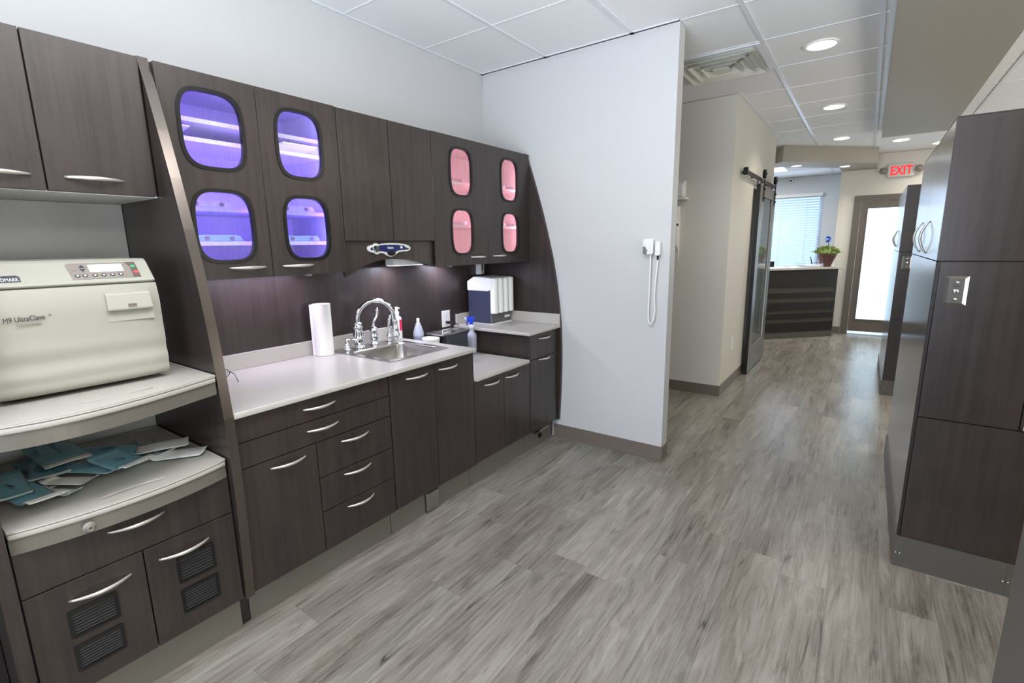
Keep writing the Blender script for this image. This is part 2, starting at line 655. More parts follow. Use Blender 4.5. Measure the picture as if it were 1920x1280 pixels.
# wall angles
box(g, XL, XL + .02, -3, PY, CZ - .002, CZ + .006)
box(g, XL, -1.0, PY - .02, PY, CZ - .002, CZ + .006)
box(g, -.03, -.001, -3, 7.38, CZ - .002, CZ + .006)
box(g, -1.03, -1.008, 4.8, 7.0, CZ - .002, CZ + .006)
struct('trim_1', g, M_tee)

struct('wall_left', bx(XL - .12, XL, -3.1, PY + .1, 0, CZ), M_wall)
struct('wall_partition', bx(XL, -1.0, PY, PY + .1, 0, CZ), M_wall)
struct('wall_alcove', bx(-3.1, -2.98, PY + .1, 4.8, 0, CZ), M_wall_t)
struct('wall_corridor', bx(-5.1, -1.03, 4.8, 7.0, 0, CZ), M_wall_t)
struct('wall_rear', bx(-2.57, 3.7, -3.1, -3.0, 0, CZ), M_wall)
struct('wall_right', bx(3.6, 3.7, -3.0, 11.5, 0, CZ), M_wall_t)
g = B()
DX0, DX1, DZ = -.241, .885, 2.10
box(g, -.44, DX0, 9.3, 9.42, 0, CZ)
box(g, DX1, 3.6, 9.3, 9.42, 0, CZ)
box(g, DX0, DX1, 9.3, 9.42, DZ, CZ)
struct('wall_exit', g, M_wall_t)
g = B()
WX0, WX1, WZ0, WZ1, WY = -2.9, -.80, .86, 2.35, 11.45
box(g, -5.1, WX0, WY, WY + .12, 0, CZ)
box(g, WX1, 3.6, WY, WY + .12, 0, CZ)
box(g, WX0, WX1, WY, WY + .12, 0, WZ0)
box(g, WX0, WX1, WY, WY + .12, WZ1, CZ)
struct('wall_reception', g, plain('reception_paint', lin(212, 214, 216), .6, spec=.25))
struct('wall_reception_side', bx(-5.1, -5.0, 7.0, 11.5, 0, CZ), M_wall_t)

# baseboards
def baseboard(name, segs):
    g = B()
    for (x0, y0, x1, y1) in segs:
        box(g, x0, x1, y0, y1, 0, .1)
        box(g, x0 - .006 if x1 - x0 > .05 else x0 - .004, x1 + .004, y0 - .006, y1 + .004, 0, .008)
    return struct(name, g, M_base, bevel=.0015)
baseboard('baseboard_partition', [(-1.83, PY - .006, -1.0, PY), (-1.0, PY - .006, -.994, PY + .106), (-2.9, PY + .1, -1.0, PY + .106)])
baseboard('baseboard_alcove', [(-2.98, 4.794, -1.03, 4.8)])
baseboard('baseboard_corridor', [(-1.03, 4.794, -1.024, 7.0)])
baseboard('baseboard_exit', [(-.44, 9.294, DX0 - .01, 9.3), (DX1 + .01, 9.294, 3.6, 9.3)])

# dropped soffits
struct('ceiling_soffit', bx(0, .6, -3.0, 7.38, 2.60, CZ + .004), M_greige)
g = B()
prism(g, [(-1.45, 7.35), (-1.12, 7.72), (-1.033, 7.632), (-.011, 8.639), (-.011, 9.3), (-.44, 9.3), (-.45, 9.15), (-.45, 8.83), (-1.25, 8.05), (-1.6, 8.3), (-1.9, 8.0)], 2.478, CZ + .004, 'z')
struct('ceiling_header', g, M_greige)

# ------------------------------------------------------------------ reception window and blind
g = B()
for a in ((WX0, WX0 + .05, WZ0, WZ1), (WX1 - .05, WX1, WZ0, WZ1), (WX0, WX1, WZ0, WZ0 + .05), (WX0, WX1, WZ1 - .05, WZ1), ((WX0 + WX1) / 2 - .025, (WX0 + WX1) / 2 + .025, WZ0, WZ1)):
    box(g, a[0], a[1], WY + .05, WY + .09, a[2], a[3])
w1 = struct('window_1', g, M_white)
link('window_pane', bx(WX0, WX1, WY + .10, WY + .11, WZ0, WZ1), M_sky, w1)
t = thing('window_blind', 'white horizontal slat blind lowered over the reception window', 'blind', (-1.85, WY, WZ0 + .02))
g = B()
n = 29
for k in range(n):
    z = WZ0 + .06 + k * (WZ1 - WZ0 - .12) / (n - 1)
    prism(g, [(WY - .038, z - .013), (WY - .037, z - .015), (WY - .003, z + .013), (WY - .004, z + .015)], WX0 + .01, WX1 - .01, 'x')
link('slats', g, plain('blind_slat', lin(226, 234, 244), .5, trans=.0), t)
link('headrail', bx(WX0, WX1, WY - .06, WY - .002, WZ1 - .05, WZ1 + .01), M_white, t, bevel=.003)
link('bottom_rail', bx(WX0 + .01, WX1 - .01, WY - .035, WY - .008, WZ0 + .02, WZ0 + .04), M_white, t)
for x in (WX0 + .3, -1.5, WX1 - .25):
    link('ladder_cord', bx(x - .006, x + .006, WY - .037, WY - .035, WZ0 + .03, WZ1 - .04), M_white, t)

# ------------------------------------------------------------------ exit door
g = prism(B(), [(DX0, 0), (DX0 + .09, 0), (DX0 + .09, DZ - .075), (DX1 - .09, DZ - .075), (DX1 - .09, 0), (DX1, 0), (DX1, DZ), (DX0, DZ)], 9.255, 9.30, 'y')
d1 = struct('trim_2', g, M_door, bevel=.004)
y0, y1 = 9.27, 9.31
lx0, lx1 = DX0 + .095, DX1 - .095
gx0, gx1, gz0, gz1 = -.058, .70, .245, 1.91
door = struct('door_1', plate([(lx0, .05), (lx1, .05), (lx1, DZ - .08), (lx0, DZ - .08)], [[(gx0, gz0), (gx1, gz0), (gx1, gz1), (gx0, gz1)]], y0, y1, 'y'), M_door)
link('frosted_pane', bx(gx0, gx1, 9.285, 9.295, gz0, gz1), M_frostg, door)
g = B()
ring_between(g, [(gx0, gz0), (gx1, gz0), (gx1, gz1), (gx0, gz1)], [(gx0 - .015, gz0 - .015), (gx1 + .015, gz0 - .015), (gx1 + .015, gz1 + .015), (gx0 - .015, gz1 + .015)], 9.262, 9.272, 'y')
link('glazing_bead', g, M_door, door)
link('door_threshold', bx(lx0, lx1, 9.26, 9.40, 0, .012), M_steel, door)
link('door_gap_daylight', bx(lx0, lx1, 9.38, 9.39, .012, .05), M_frostg, door)
cyl(g := B(), (lx1 - .05, 9.27, 1.02), (lx1 - .05, 9.22, 1.02), .012)
tube(g, [(lx1 - .05, 9.22, 1.02), (lx1 - .17, 9.22, 1.02)], .010)
link('door_handle', g, M_steel, door, smooth=True)

# ================================================================== MILLWORK ALONG THE LEFT WALL
XF = -1.79      # base fronts
XU = -2.03      # upper fronts
PROF = [(-2.061, 2.084), (-2.02, 1.975), (-1.975, 1.84), (-1.925, 1.68), (-1.878, 1.51), (-1.838, 1.35), (-1.806, 1.18), (-1.784, 1.02), (-1.768, .86), (-1.762, .70), (-1.762, .55), (-1.768, .36), (-1.78, .146)]


def side_panel(y0, y1, label, silver=True):
    t = thing('end_panel', label, 'cabinet panel', (-2.1, (y0 + y1) / 2, 0.0), 'curved end panels of the cabinet wall')
    pts = [(x - .0012, z) for x, z in PROF] + [(-1.85, .146), (-1.85, 0), (XL + .002, 0), (XL + .002, 2.084)]
    link('board', prism(B(), pts, y0, y1, 'y'), M_lam, t)
    g = B()
    for k in range(len(PROF) - 1):
        (xa, za), (xb, zb) = PROF[k], PROF[k + 1]
        vs = [(xa - .0011, y0 - .0004, za), (xa + .0008, y0 - .0004, za), (xa + .0008, y1 + .0004, za), (xa - .0011, y1 + .0004, za)]
        ve = [(xb - .0011, y0 - .0004, zb), (xb + .0008, y0 - .0004, zb), (xb + .0008, y1 + .0004, zb), (xb - .0011, y1 + .0004, zb)]
        a = [g.verts.new(v) for v in vs]
        b = [g.verts.new(v) for v in ve]
        for i in range(4):
            g.faces.new((a[i], a[(i + 1) % 4], b[(i + 1) % 4], b[i]))
    bmesh.ops.remove_doubles(g, verts=g.verts, dist=1e-5)
    link('edge_band', g, M_edge if silver else M_lam, t, smooth=False)
    return t


side_panel(.733, .765, 'dark curved panel with a metallic edge between the sterilizer bay and the sink counter')
side_panel(3.064, 3.086, 'dark curved panel ending the cabinet run against the white partition', silver=False)
side_panel(.133, .165, 'dark curved panel closing the sterilizer bay at the bottom corner of the photo', silver=False)

# dark laminate splash panel behind the sink counter
o = panel(None, 'backsplash_panel', XL + .001, -2.441, .766, 3.063, .60, 2.07)
tag(o, 'dark woodgrain wall panel behind the sink and under the lit wall cabinets', 'backsplash')


def hollow(parent, y0, y1, z0, z1, xb=-2.44, xf=-2.052, shelves=(), liner=None, out=None):
    """cabinet box open to the front with white inside"""
    out = out or M_lam
    g = B()
    t = .016
    box(g, xb, xf, y0, y0 + t, z0, z1)
    box(g, xb, xf, y1 - t, y1, z0, z1)
    box(g, xb, xf, y0 + t, y1 - t, z1 - t, z1)
    box(g, xb, xf, y0 + t, y1 - t, z0, z0 + t)
    link('body', g, out, parent)
    if liner:
        g = B()
        e = .001
        a, b, c, d = y0 + t, y1 - t, z0 + t, z1 - t
        box(g, xb, xb + .004, a, b, c, d)
        box(g, xb, xf - .002, a, a + e, c, d)
        box(g, xb, xf - .002, b - e, b, c, d)
        box(g, xb, xf - .002, a, b, c, c + e)
        box(g, xb, xf - .002, a, b, d - e, d)
        link('liner', g, liner, parent)
    for z in shelves:
        link('shelf', bx(xb + .005, -2.12, y0 + t + .002, y1 - t - .002, z - .016, z), M_whitein, parent)


def window_door(parent, y0, y1, wins, z0=1.327, z1=2.072):
    holes = [squircle(*w) for w in wins]
    o = link('door', plate([(y0 + .0015, z0), (y1 - .0015, z0), (y1 - .0015, z1), (y0 + .0015, z1)], holes, XU - .018, XU, 'x'), M_lam, parent)
    for w in wins:
        q = .009
        outer = squircle(w[0] - .004, w[1] + .004, w[2] - .004, w[3] + .004)
        inner = squircle(w[0] + q, w[1] - q, w[2] + q, w[3] - q)
        link('gasket', ring_between(B(), inner, outer, XU - .014, XU + .005, 'x'), M_black, o, smooth=True, auto=.7)
        link('glass_pane', prism(B(), [(u, v) for u, v in squircle(w[0] + .004, w[1] - .004, w[2] + .004, w[3] - .004)], XU - .011, XU - .008, 'x'), M_cabglass, o)
    return o


WB = (1.392, 1.664); WT = (1.737, 2.016)
# --- blue lit cabinet
t = thing('wall_cabinet', 'dark wall cabinet with four rounded windows glowing blue violet', 'wall cabinet', (-2.24, 1.12, 1.327), 'wall cabinets over the counter')
hollow(t, .767, 1.476, 1.327, 2.072, shelves=(1.932, 1.862, 1.606, 1.474), liner=M_whitein)
d = window_door(t, .768, 1.110, [(.822, 1.050, *WT), (.828, 1.052, *WB)])
bow_handle(d, (XU, .932, 1.369), (XU, 1.081, 1.369), (1, 0, 0))
d = window_door(t, 1.110, 1.476, [(1.179, 1.394, *WT), (1.181, 1.395, *WB)])
bow_handle(d, (XU, 1.153, 1.369), (XU, 1.299, 1.369), (1, 0, 0))
BLUE = (.16, .075, 1.0)
for y in (.80, 1.115, 1.44):
    area('cabinet_led', (-2.062, y, 1.70), .62, 1.7, BLUE, sy=.02, rot=(0, PI / 2, 0))
# slanted tray and small domed caps seen on the shelves
prism(g := B(), [(-2.40, 1.864), (-2.13, 1.898), (-2.13, 1.903), (-2.40, 1.869)], .80, .90, 'y')
o = link('instrument_tray', g, M_white); tag(o, 'small tilted white tray on the upper shelf of the blue lit cabinet', 'tray')
g = prism(B(), [(-2.40, 1.864), (-2.13, 1.898), (-2.13, 1.903), (-2.40, 1.869)], 1.27, 1.44, 'y')
o = link('instrument_tray', g, M_white); tag(o, 'tilted white tray behind the upper window of the second blue door', 'tray')
k = 0
for (y, z, lab) in ((.93, 1.606, 'white cassette on the middle shelf behind the first blue door'), (.955, 1.474, 'pale blue cassette on the lowest shelf behind the first blue door'),
                    (1.30, 1.606, 'white cassette on the middle shelf behind the second blue door'), (1.315, 1.474, 'pale blue cassette on the lowest shelf behind the second blue door')):
    tt = thing('instrument_cassette', lab, 'cassette', (-2.2, y, z), 'cassettes in the blue lit cabinet')
    link('tray_body', prism(B(), [(y - .10, z), (y + .10, z), (y + .085, z + .026), (y - .10, z + .026)], -2.30, -2.13, 'x'), M_white if k % 2 == 0 else plain('pale_blue_plastic', lin(150, 190, 225), .4), tt, bevel=.004)
    for yy in (y - .045, y + .05):
        link('clasp', cyl(B(), (-2.131, yy, z + .013), (-2.124, yy, z + .013), .008, .008, 12), M_taupe, tt)
    k += 1

# --- plain cabinet with arched valance
t = thing('wall_cabinet', 'plain dark two-door wall cabinet with an arched valance above the sink', 'wall cabinet', (-2.24, 1.78, 1.473), 'wall cabinets over the counter')
link('body', bx(-2.44, -2.05, 1.479, 2.082, 1.475, 2.070), M_lam, t)
for a, b in ((1.478, 1.7775), (1.7795, 2.081)):
    panel(t, 'door', XU - .018, XU, a + .001, b - .001, 1.475, 2.070)
arch = [(1.478, 1.472), (1.478, 1.302), (1.487, 1.302)]
arch += [(1.487 + i / 16 * (2.045 - 1.487), 1.302 + (1.381 - 1.302) * math.sin(PI * min(1, (i / 16) ** .85) / 2 * 1.0) if i / 16 < .5 else 0) for i in range(0)]
for i in range(1, 25):
    u = i / 24
    y = 1.487 + u * (2.062 - 1.487)
    z = 1.381 - .079 * abs((y - 1.765) / .278) ** 2 if y < 1.765 else 1.381 - .049 * abs((y - 1.765) / .297) ** 2
    arch.append((y, z))
arch += [(2.081, 1.332), (2.081, 1.472)]
link('valance', prism(B(), arch, -2.068, -2.05, 'x'), M_lam, t)
cp = [(1.617, 1.436)]
cp = []
def lobes(s):
    # outline of the control bezel: left nose, round knob boss, long bar, and bottom lobe
    P = [(1.612, 1.435), (1.617, 1.447), (1.632, 1.453), (1.648, 1.455), (1.657, 1.462), (1.672, 1.463), (1.684, 1.457), (1.71, 1.461), (1.76, 1.464), (1.82, 1.462), (1.865, 1.457), (1.892, 1.448), (1.902, 1.437), (1.896, 1.426), (1.878, 1.419),
         (1.845, 1.419), (1.815, 1.415), (1.795, 1.404), (1.78, 1.396), (1.762, 1.393), (1.744, 1.396), (1.728, 1.404), (1.71, 1.412), (1.69, 1.414), (1.678, 1.407), (1.664, 1.407), (1.654, 1.415), (1.635, 1.418), (1.619, 1.424)]
    c = (1.757, 1.432)
    return [(c[0] + (p[0] - c[0]) * s, c[1] + (p[1] - c[1]) * s) for p in P]
cpn = prism(B(), lobes(1.0), -2.05, -2.040, 'x')
ctrl = link('control_bezel', cpn, plain('bezel_grey', lin(214, 214, 208), .4), t, bevel=.002)
link('blue_face', prism(B(), [(1.683, 1.452), (1.72, 1.4545), (1.80, 1.4545), (1.855, 1.450), (1.862, 1.441), (1.890, 1.435), (1.880, 1.429), (1.845, 1.427), (1.81, 1.424), (1.79, 1.417), (1.73, 1.417), (1.71, 1.421), (1.683, 1.424)], -2.040, -2.0385, 'x'), M_navy, ctrl)
link('blue_tip', prism(B(), [(1.625, 1.434), (1.643, 1.445), (1.643, 1.425)], -2.040, -2.0385, 'x'), M_navy, ctrl)
link('knob', lathe_x := cyl(B(), (-2.04, 1.665, 1.435), (-2.030, 1.665, 1.435), .019, .015, 20), M_chrome, ctrl, smooth=True, auto=.6)
link('sensor_window', cyl(B(), (-2.0395, 1.762, 1.4105), (-2.0365, 1.762, 1.4105), .0, .0001, 4), M_black, ctrl) if False else None
g = B()
prism(g, [(1.762 + .027 * math.cos(a * PI / 12), 1.411 + .013 * math.sin(a * PI / 12)) for a in range(24)], -2.040, -2.036, 'x')
link('sensor_window', g, M_black, ctrl)
link('indicator', cyl(B(), (-2.0385, 1.833, 1.441), (-2.036, 1.833, 1.441), .007, .006, 14), M_white, ctrl)
text('panel_lettering', 'Solaris', .018, M_white, ctrl, (-2.0383, 1.738, 1.434), (0, 1, 0), (0, 0, 1), sx=.85)

# under-cabinet lamp housing seen through the arch
t = thing('under_cabinet_light', 'white under-cabinet light housing glowing behind the arched valance', 'light', (-2.16, 1.93, 1.345))
link('housing', bx(-2.19, -2.12, 1.845, 2.078, 1.342, 1.40), M_white, t, bevel=.002)
link('lens', bx(-2.185, -2.125, 1.85, 2.07, 1.339, 1.342), emit('under_cabinet_glow', (.86, .88, 1, 1), 1.3), t)
g = B()
box(g, -2.19, -2.12, 1.845, 2.078, 1.40, 1.4735)
link('hanger', g, M_white, t)
UC = (.80, .80, 1.0)
area('under_cabinet_lamp', (-2.36, 2.04, 1.325), .04, 1.5, UC, sy=.10)
area('under_cabinet_lamp', (-2.18, 1.96, 1.335), .05, 1.6, UC, sy=.2)
area('under_cabinet_lamp', (-2.36, 2.50, 1.315), .04, 2.0, UC, sy=.12)
area('under_cabinet_lamp', (-2.34, 1.25, 1.315), .05, 2.6, (.80, .72, 1.0), sy=.45)
for i, y in enumerate((1.30, 2.25)):
    tt = thing('puck_lens', ['small clear lens under the blue lit cabinet', 'small clear lens under the pink lit cabinet'][i], 'light', (-2.08, y, 1.318))
    link('lens', lathe(B(), [(.012, 0), (.016, .004), (.016, .009)], (-2.08, y, 1.318)), M_clear, tt, smooth=True)
    link('rim', lathe(B(), [(.019, 0), (.019, .003)], (-2.08, y, 1.324)), M_white, tt)

# --- pink lit cabinet
t = thing('wall_cabinet', 'dark wall cabinet with four rounded windows glowing pink', 'wall cabinet', (-2.24, 2.57, 1.327), 'wall cabinets over the counter')
hollow(t, 2.084, 3.062, 1.327, 2.072, shelves=(1.836, 1.578), liner=M_whitein)
d = window_door(t, 2.083, 2.577, [(2.226, 2.432, *WT), (2.226, 2.429, *WB)])
bow_handle(d, (XU, 2.396, 1.374), (XU, 2.546, 1.374), (1, 0, 0))
d = window_door(t, 2.577, 3.063, [(2.722, 2.922, *WT), (2.726, 2.924, *WB)])
bow_handle(d, (XU, 2.621, 1.376), (XU, 2.770, 1.376), (1, 0, 0))
PINK = (1.0, .36, .47)
for y in (2.13, 2.577, 3.02):
    area('cabinet_led', (-2.062, y, 1.70), .62, 1.3, PINK, sy=.02, rot=(0, PI / 2, 0))
i = 0
for y, z in ((2.40, 1.836), (2.44, 1.578), (2.95, 1.836), (2.95, 1.578)):
    lab = ['clear tray on the upper shelf behind the first pink door', 'clear tray on the lower shelf behind the first pink door', 'clear tray on the upper shelf behind the last pink door', 'clear tray on the lower shelf behind the last pink door'][i]
    g = B()
    box(g, -2.34, -2.14, y - .08, y + .08, z + .0005, z + .004)
    box(g, -2.34, -2.336, y - .08, y + .08, z + .004, z + .022)
    box(g, -2.144, -2.14, y - .08, y + .08, z + .004, z + .022)
    box(g, -2.336, -2.144, y - .08, y - .076, z + .004, z + .022)
    box(g, -2.336, -2.144, y + .076, y + .08, z + .004, z + .022)
    o = link('plastic_tray', g, M_clear); tag(o, lab, 'tray', 'clear trays in the pink lit cabinet')
    i += 1

# --- base cabinets
def base_body(t, y0, y1, z1, x1=XF - .020, z0=.146):
    link('body', bx(-2.44, x1, y0 + .001, y1 - .001, z0, z1), M_lamd, t)
    return t


def toe(t, y0, y1, x=-1.845):
    link('toe_kick', bx(x - .012, x, y0 + .0008, y1 - .0008, 0, .146), M_gray_lam, t, bevel=.0008)
    link('plinth', bx(-2.43, x - .012, y0 + .002, y1 - .002, 0, .145), M_lamd, t)


def front(t, nm, y0, y1, z0, z1, h=None):
    gp = .0018
    o = panel(t, nm, XF - .018, XF, y0 + gp, y1 - gp, z0 + gp, z1 - gp)
    if h:
        bow_handle(o, (XF, h[0], h[2]), (XF, h[1], h[2]), (1, 0, 0))
    return o


t = thing('base_cabinet', 'dark base cabinet with five drawers and one door beside the curved panel', 'base cabinet', (-2.1, 1.12, 0), 'base cabinets along the wall')
base_body(t, .767, 1.480, .846); toe(t, .767, 1.480)
front(t, 'drawer', .770, 1.480, .747, .846, (1.039, 1.187, .801))
front(t, 'drawer', .770, 1.480, .646, .747, (1.046, 1.194, .707))
front(t, 'door', .770, 1.083, .146, .646, (.883, 1.031, .610))
front(t, 'drawer', 1.083, 1.480, .485, .646, (1.200, 1.346, .612))
front(t, 'drawer', 1.083, 1.480, .330, .485, (1.200, 1.346, .457))
front(t, 'drawer', 1.083, 1.480, .146, .330, (1.204, 1.351, .300))

t = thing('base_cabinet', 'dark two-door base cabinet under the sink', 'base cabinet', (-2.1, 1.79, 0), 'base cabinets along the wall')
# open-topped body so that the sink bowl hangs free inside
g = B()
box(g, -2.44, XF - .02, 1.482, 1.498, .146, .846)
box(g, -2.44, XF - .02, 2.084, 2.100, .146, .846)
box(g, -2.44, XF - .02, 1.498, 2.084, .146, .162)
link('body', g, M_lamd, t); toe(t, 1.482, 2.100)
front(t, 'door', 1.482, 1.787, .148, .846, (1.589, 1.736, .802))
front(t, 'door', 1.787, 2.100, .148, .846, (1.818, 1.965, .801))
link('side_skin', bx(-2.44, XF, 2.100, 2.1035, .148, .846), M_lam, t)
o = thing('foot_pedal', 'square metal foot pedal plate in the toe kick under the sink doors', 'foot pedal', (-1.83, 1.77, 0.01))
link('plate', bx(-1.842, -1.828, 1.722, 1.818, .008, .115), M_steel, o, bevel=.003)
link('hinge_bar', cyl(B(), (-1.838, 1.722, .012), (-1.838, 1.818, .012), .004, .004, 10), M_iron, o)

t = thing('base_cabinet', 'low dark two-door base cabinet beneath the stepped-down counter', 'base cabinet', (-2.1, 2.4, 0), 'base cabinets along the wall')
base_body(t, 2.105, 2.692, .668); toe(t, 2.102, 2.692)
front(t, 'door', 2.105, 2.393, .155, .669, (2.198, 2.347, .622))
front(t, 'door', 2.393, 2.690, .155, .669, (2.409, 2.556, .622))

t = thing('base_cabinet', 'dark base cabinet with one drawer over one door at the partition end', 'base cabinet', (-2.1, 2.88, 0), 'base cabinets along the wall')
base_body(t, 2.694, 3.063, .850); toe(t, 2.694, 3.063)
front(t, 'drawer', 2.696, 3.062, .672, .849, (2.806, 2.955, .808))
front(t, 'door', 2.696, 3.062, .150, .672, (2.805, 2.954, .660))
link('side_skin', bx(-2.44, XF, 2.690, 2.6935, .669, .850), M_lam, t)
o = thing('door_latch', 'small angled metal latch lever below the last base door', 'latch', (-1.80, 2.87, .09))
g = prism(B(), [(-1.844, .092), (-1.800, .112), (-1.786, .136), (-1.790, .139), (-1.806, .118), (-1.844, .10)], 2.815, 2.935, 'y')
link('lever', g, M_steel, o)
link('bracket', bx(-1.8445, -1.835, 2.88, 2.91, .05, .092), M_iron, o)

# --- counters
def counter(name, label, y0, y1, ztop, xf, th=.023, hole=None, wall=None):
    t = thing(name, label, 'countertop', (-2.1, (y0 + y1) / 2, ztop - th))
    outer = [(XL + .012, y0), (xf, y0), (xf, y1), (XL + .012, y1)]
    link('slab', plate(outer, [hole] if hole else [], ztop - th, ztop, 'z'), M_quartz, t, bevel=.003)
    if wall:
        for w in wall:
            link('upstand', bx(*w), M_quartz, t, bevel=.002)
    return t


SX0, SX1, SY0, SY1 = -2.398, -1.898, 1.597, 2.030
counter('countertop', 'long pale speckled countertop holding the sink', .767, 2.106, .870, -1.768,
        hole=rrect(SX0 + .012, SX1 - .012, SY0 + .012, SY1 - .012, .03),
        wall=[(-2.438, -2.422, .767, 2.10, .8702, .948)])
counter('countertop', 'short pale countertop stepped down behind the sink counter', 2.107, 2.655, .692, -1.765)
# worktop over the last base cabinet
counter('countertop', 'pale countertop in the corner under the glove dispenser', 2.655, 3.062, .874, -1.766,
        wall=[(-2.438, -2.422, 2.676, 3.061, .8742, .952), (-2.42, -1.768, 3.046, 3.062, .8742, .952)])
o = link('spacer_strip', bx(-2.02, -1.785, .766, .771, .871, .896), M_taupe)
o.name = 'counter_edge_strip'; tag(o, 'thin grey strip at the counter edge against the curved panel', 'trim strip')

# --- sink
t = thing('sink', 'square stainless drop-in sink in the long countertop', 'sink', ((SX0 + SX1) / 2, (SY0 + SY1) / 2, .70))
bx0, bx1, by0, by1 = -2.275, -1.935, 1.625, 2.00
link('rim', plate(rrect(SX0, SX1, SY0, SY1, .02), [rrect(bx0, bx1, by0, by1, .05)], .8702, .8745, 'z'), M_steel, t, bevel=.001)
g = B()
levels = [(0, .8735), (.003, .862), (.01, .72), (.03, .695), (.06, .690)]
rings = []
for q, z in levels:
    rings.append([g.verts.new((u, v, z)) for u, v in rrect(bx0 + q, bx1 - q, by0 + q, by1 - q, .05)])
for a, b in zip(rings, rings[1:]):
    for i in range(len(a)):
        g.faces.new((a[i], a[(i + 1) % len(a)], b[(i + 1) % len(a)], b[i]))
g.faces.new(rings[-1])
o = link('bowl', g, M_steel, t, smooth=True)
md = o.modifiers.new('wall', 'SOLIDIFY'); md.thickness = .0012; md.offset = -1
link('drain', lathe(B(), [(.0, 0), (.038, .0005), (.042, .003), (.038, .004), (.0, .004)], (-2.10, 1.81, .6895)), M_chrome, t, smooth=True)

# --- faucet
FX = -2.345; Z0 = .8748; FY = 1.745
t = thing('faucet', 'tall chrome gooseneck faucet with a fluted base over the sink', 'faucet', (FX, FY, Z0))
link('base', lathe(B(), [(r_ * 1.25, z_ * .76) for r_, z_ in [(.028, 0), (.031, .004), (.026, .012), (.020, .020), (.024, .03), (.028, .05), (.027, .085), (.022, .125), (.018, .150), (.024, .156), (.024, .164), (.017, .170), (.019, .180), (.019, .190), (.014, .195)]], (FX, FY, Z0), 32), M_chrome, t, smooth=True)
cxy = (0, 0)
pts = [(FX, FY, Z0 + .13), (FX, FY, Z0 + .145)]
import math as _m
R_ = .108
dirx, diry = .34, .94   # the neck swings over the bowl along the counter
for i in range(0, 33):
    a = PI - PI * 1.0 * i / 32
    q = R_ + R_ * math.cos(a)
    pts.append((FX + q * dirx, FY + q * diry, Z0 + .158 + R_ * math.sin(a)))
e = pts[-1]
pts.append((e[0] + .001, e[1] + .003, e[2] - .02))
pts.append((e[0] + .003, e[1] + .007, e[2] - .04))
link('spout', tube(B(), pts, .0135, 16), M_chrome, t, smooth=True)
h0 = pts[-1]
link('spray_head', lathe(B(), [(.013, 0), (.019, .003), (.024, .012), (.026, .03), (.019, .045), (.021, .055), (.016, .08), (.0145, .115), (.0135, .118)], (h0[0], h0[1], h0[2] - .095), 24), M_chrome, t, smooth=True)
t = thing('faucet_lever', 'chrome faucet lever handle standing beside the gooseneck', 'faucet lever', (FX - .01, 1.862, Z0))
c = (FX - .01, 1.862, Z0)
link('base', lathe(B(), [(.030, 0), (.032, .004), (.025, .014), (.021, .022), (.026, .035), (.028, .055), (.022, .07), (.026, .078), (.025, .095), (.014, .108)], c, 28), M_chrome, t, smooth=True)
link('lever', tube(B(), [(c[0], c[1] - .004, Z0 + .098), (c[0], c[1], Z0 + .12), (c[0] + .004, c[1] + .004, Z0 + .14), (c[0] + .006, c[1] + .022, Z0 + .165), (c[0] + .004, c[1] + .032, Z0 + .195), (c[0], c[1] + .030, Z0 + .215)], [.013, .010, .009, .009, .0115, .010], 14), M_chrome, t, smooth=True)
t = thing('side_sprayer', 'slim chrome side sprayer behind the faucet spray head', 'sprayer', (FX - .02, 1.985, Z0))
c = (FX - .02, 1.985, Z0)
link('base', lathe(B(), [(.022, 0), (.024, .004), (.016, .014), (.019, .03), (.014, .04)], c), M_chrome, t, smooth=True)
link('wand', tube(B(), [(c[0], c[1], Z0 + .036), (c[0], c[1], Z0 + .09), (c[0], c[1] + .004, Z0 + .13), (c[0] + .01, c[1] + .016, Z0 + .155)], [.010, .011, .010, .014], 12), M_chrome, t, smooth=True)
t = thing('soap_pump', 'short chrome soap pump at the sink corner', 'soap pump', (FX + .0, 1.662, Z0))
c = (FX, 1.662, Z0)
link('base', lathe(B(), [(.021, 0), (.022, .004), (.014, .010), (.018, .022), (.012, .035), (.008, .045)], c), M_chrome, t, smooth=True)
link('nozzle', tube(B(), [(c[0], c[1], Z0 + .044), (c[0], c[1], Z0 + .056), (c[0] - .0, c[1] + .03, Z0 + .058), (c[0] + .03, c[1] + .05, Z0 + .052)], [.009, .010, .006, .004], 10), M_chrome, t, smooth=True)

# --- things on the counters
t = thing('paper_towel_roll', 'standing white paper towel roll on the countertop against the dark wall panel', 'paper roll', (-2.366, 1.535, .8712))
c = (-2.366, 1.535, .8712)
link('roll', lathe(B(), [(.020, 0), (.0475, .0005), (.0475, .2785), (.020, .279), (.020, .02)], c, 40), M_paper, t, smooth=True, auto=.6)
link('loose_sheet', tube(B(), [(c[0] + .047, c[1] - .02, c[2]), (c[0] + .047, c[1] - .02, c[2] + .275)], .0001, 4), M_paper, t) if False else None
g = B()
pa = [(c[0] + .0482 * math.cos(a), c[1] + .0482 * math.sin(a)) for a in [-1.3 - .12 * i for i in range(8)]]
pa += [(pa[-1][0] - .006, pa[-1][1] - .010)]
lo = [g.verts.new((x, y, c[2] + .001)) for x, y in pa]; hi = [g.verts.new((x, y, c[2] + .277)) for x, y in pa]
for i in range(len(pa) - 1):
    g.faces.new((lo[i], lo[i + 1], hi[i + 1], hi[i]))
o = link('loose_sheet', g, M_paper, t); md = o.modifiers.new('th', 'SOLIDIFY'); md.thickness = .0008

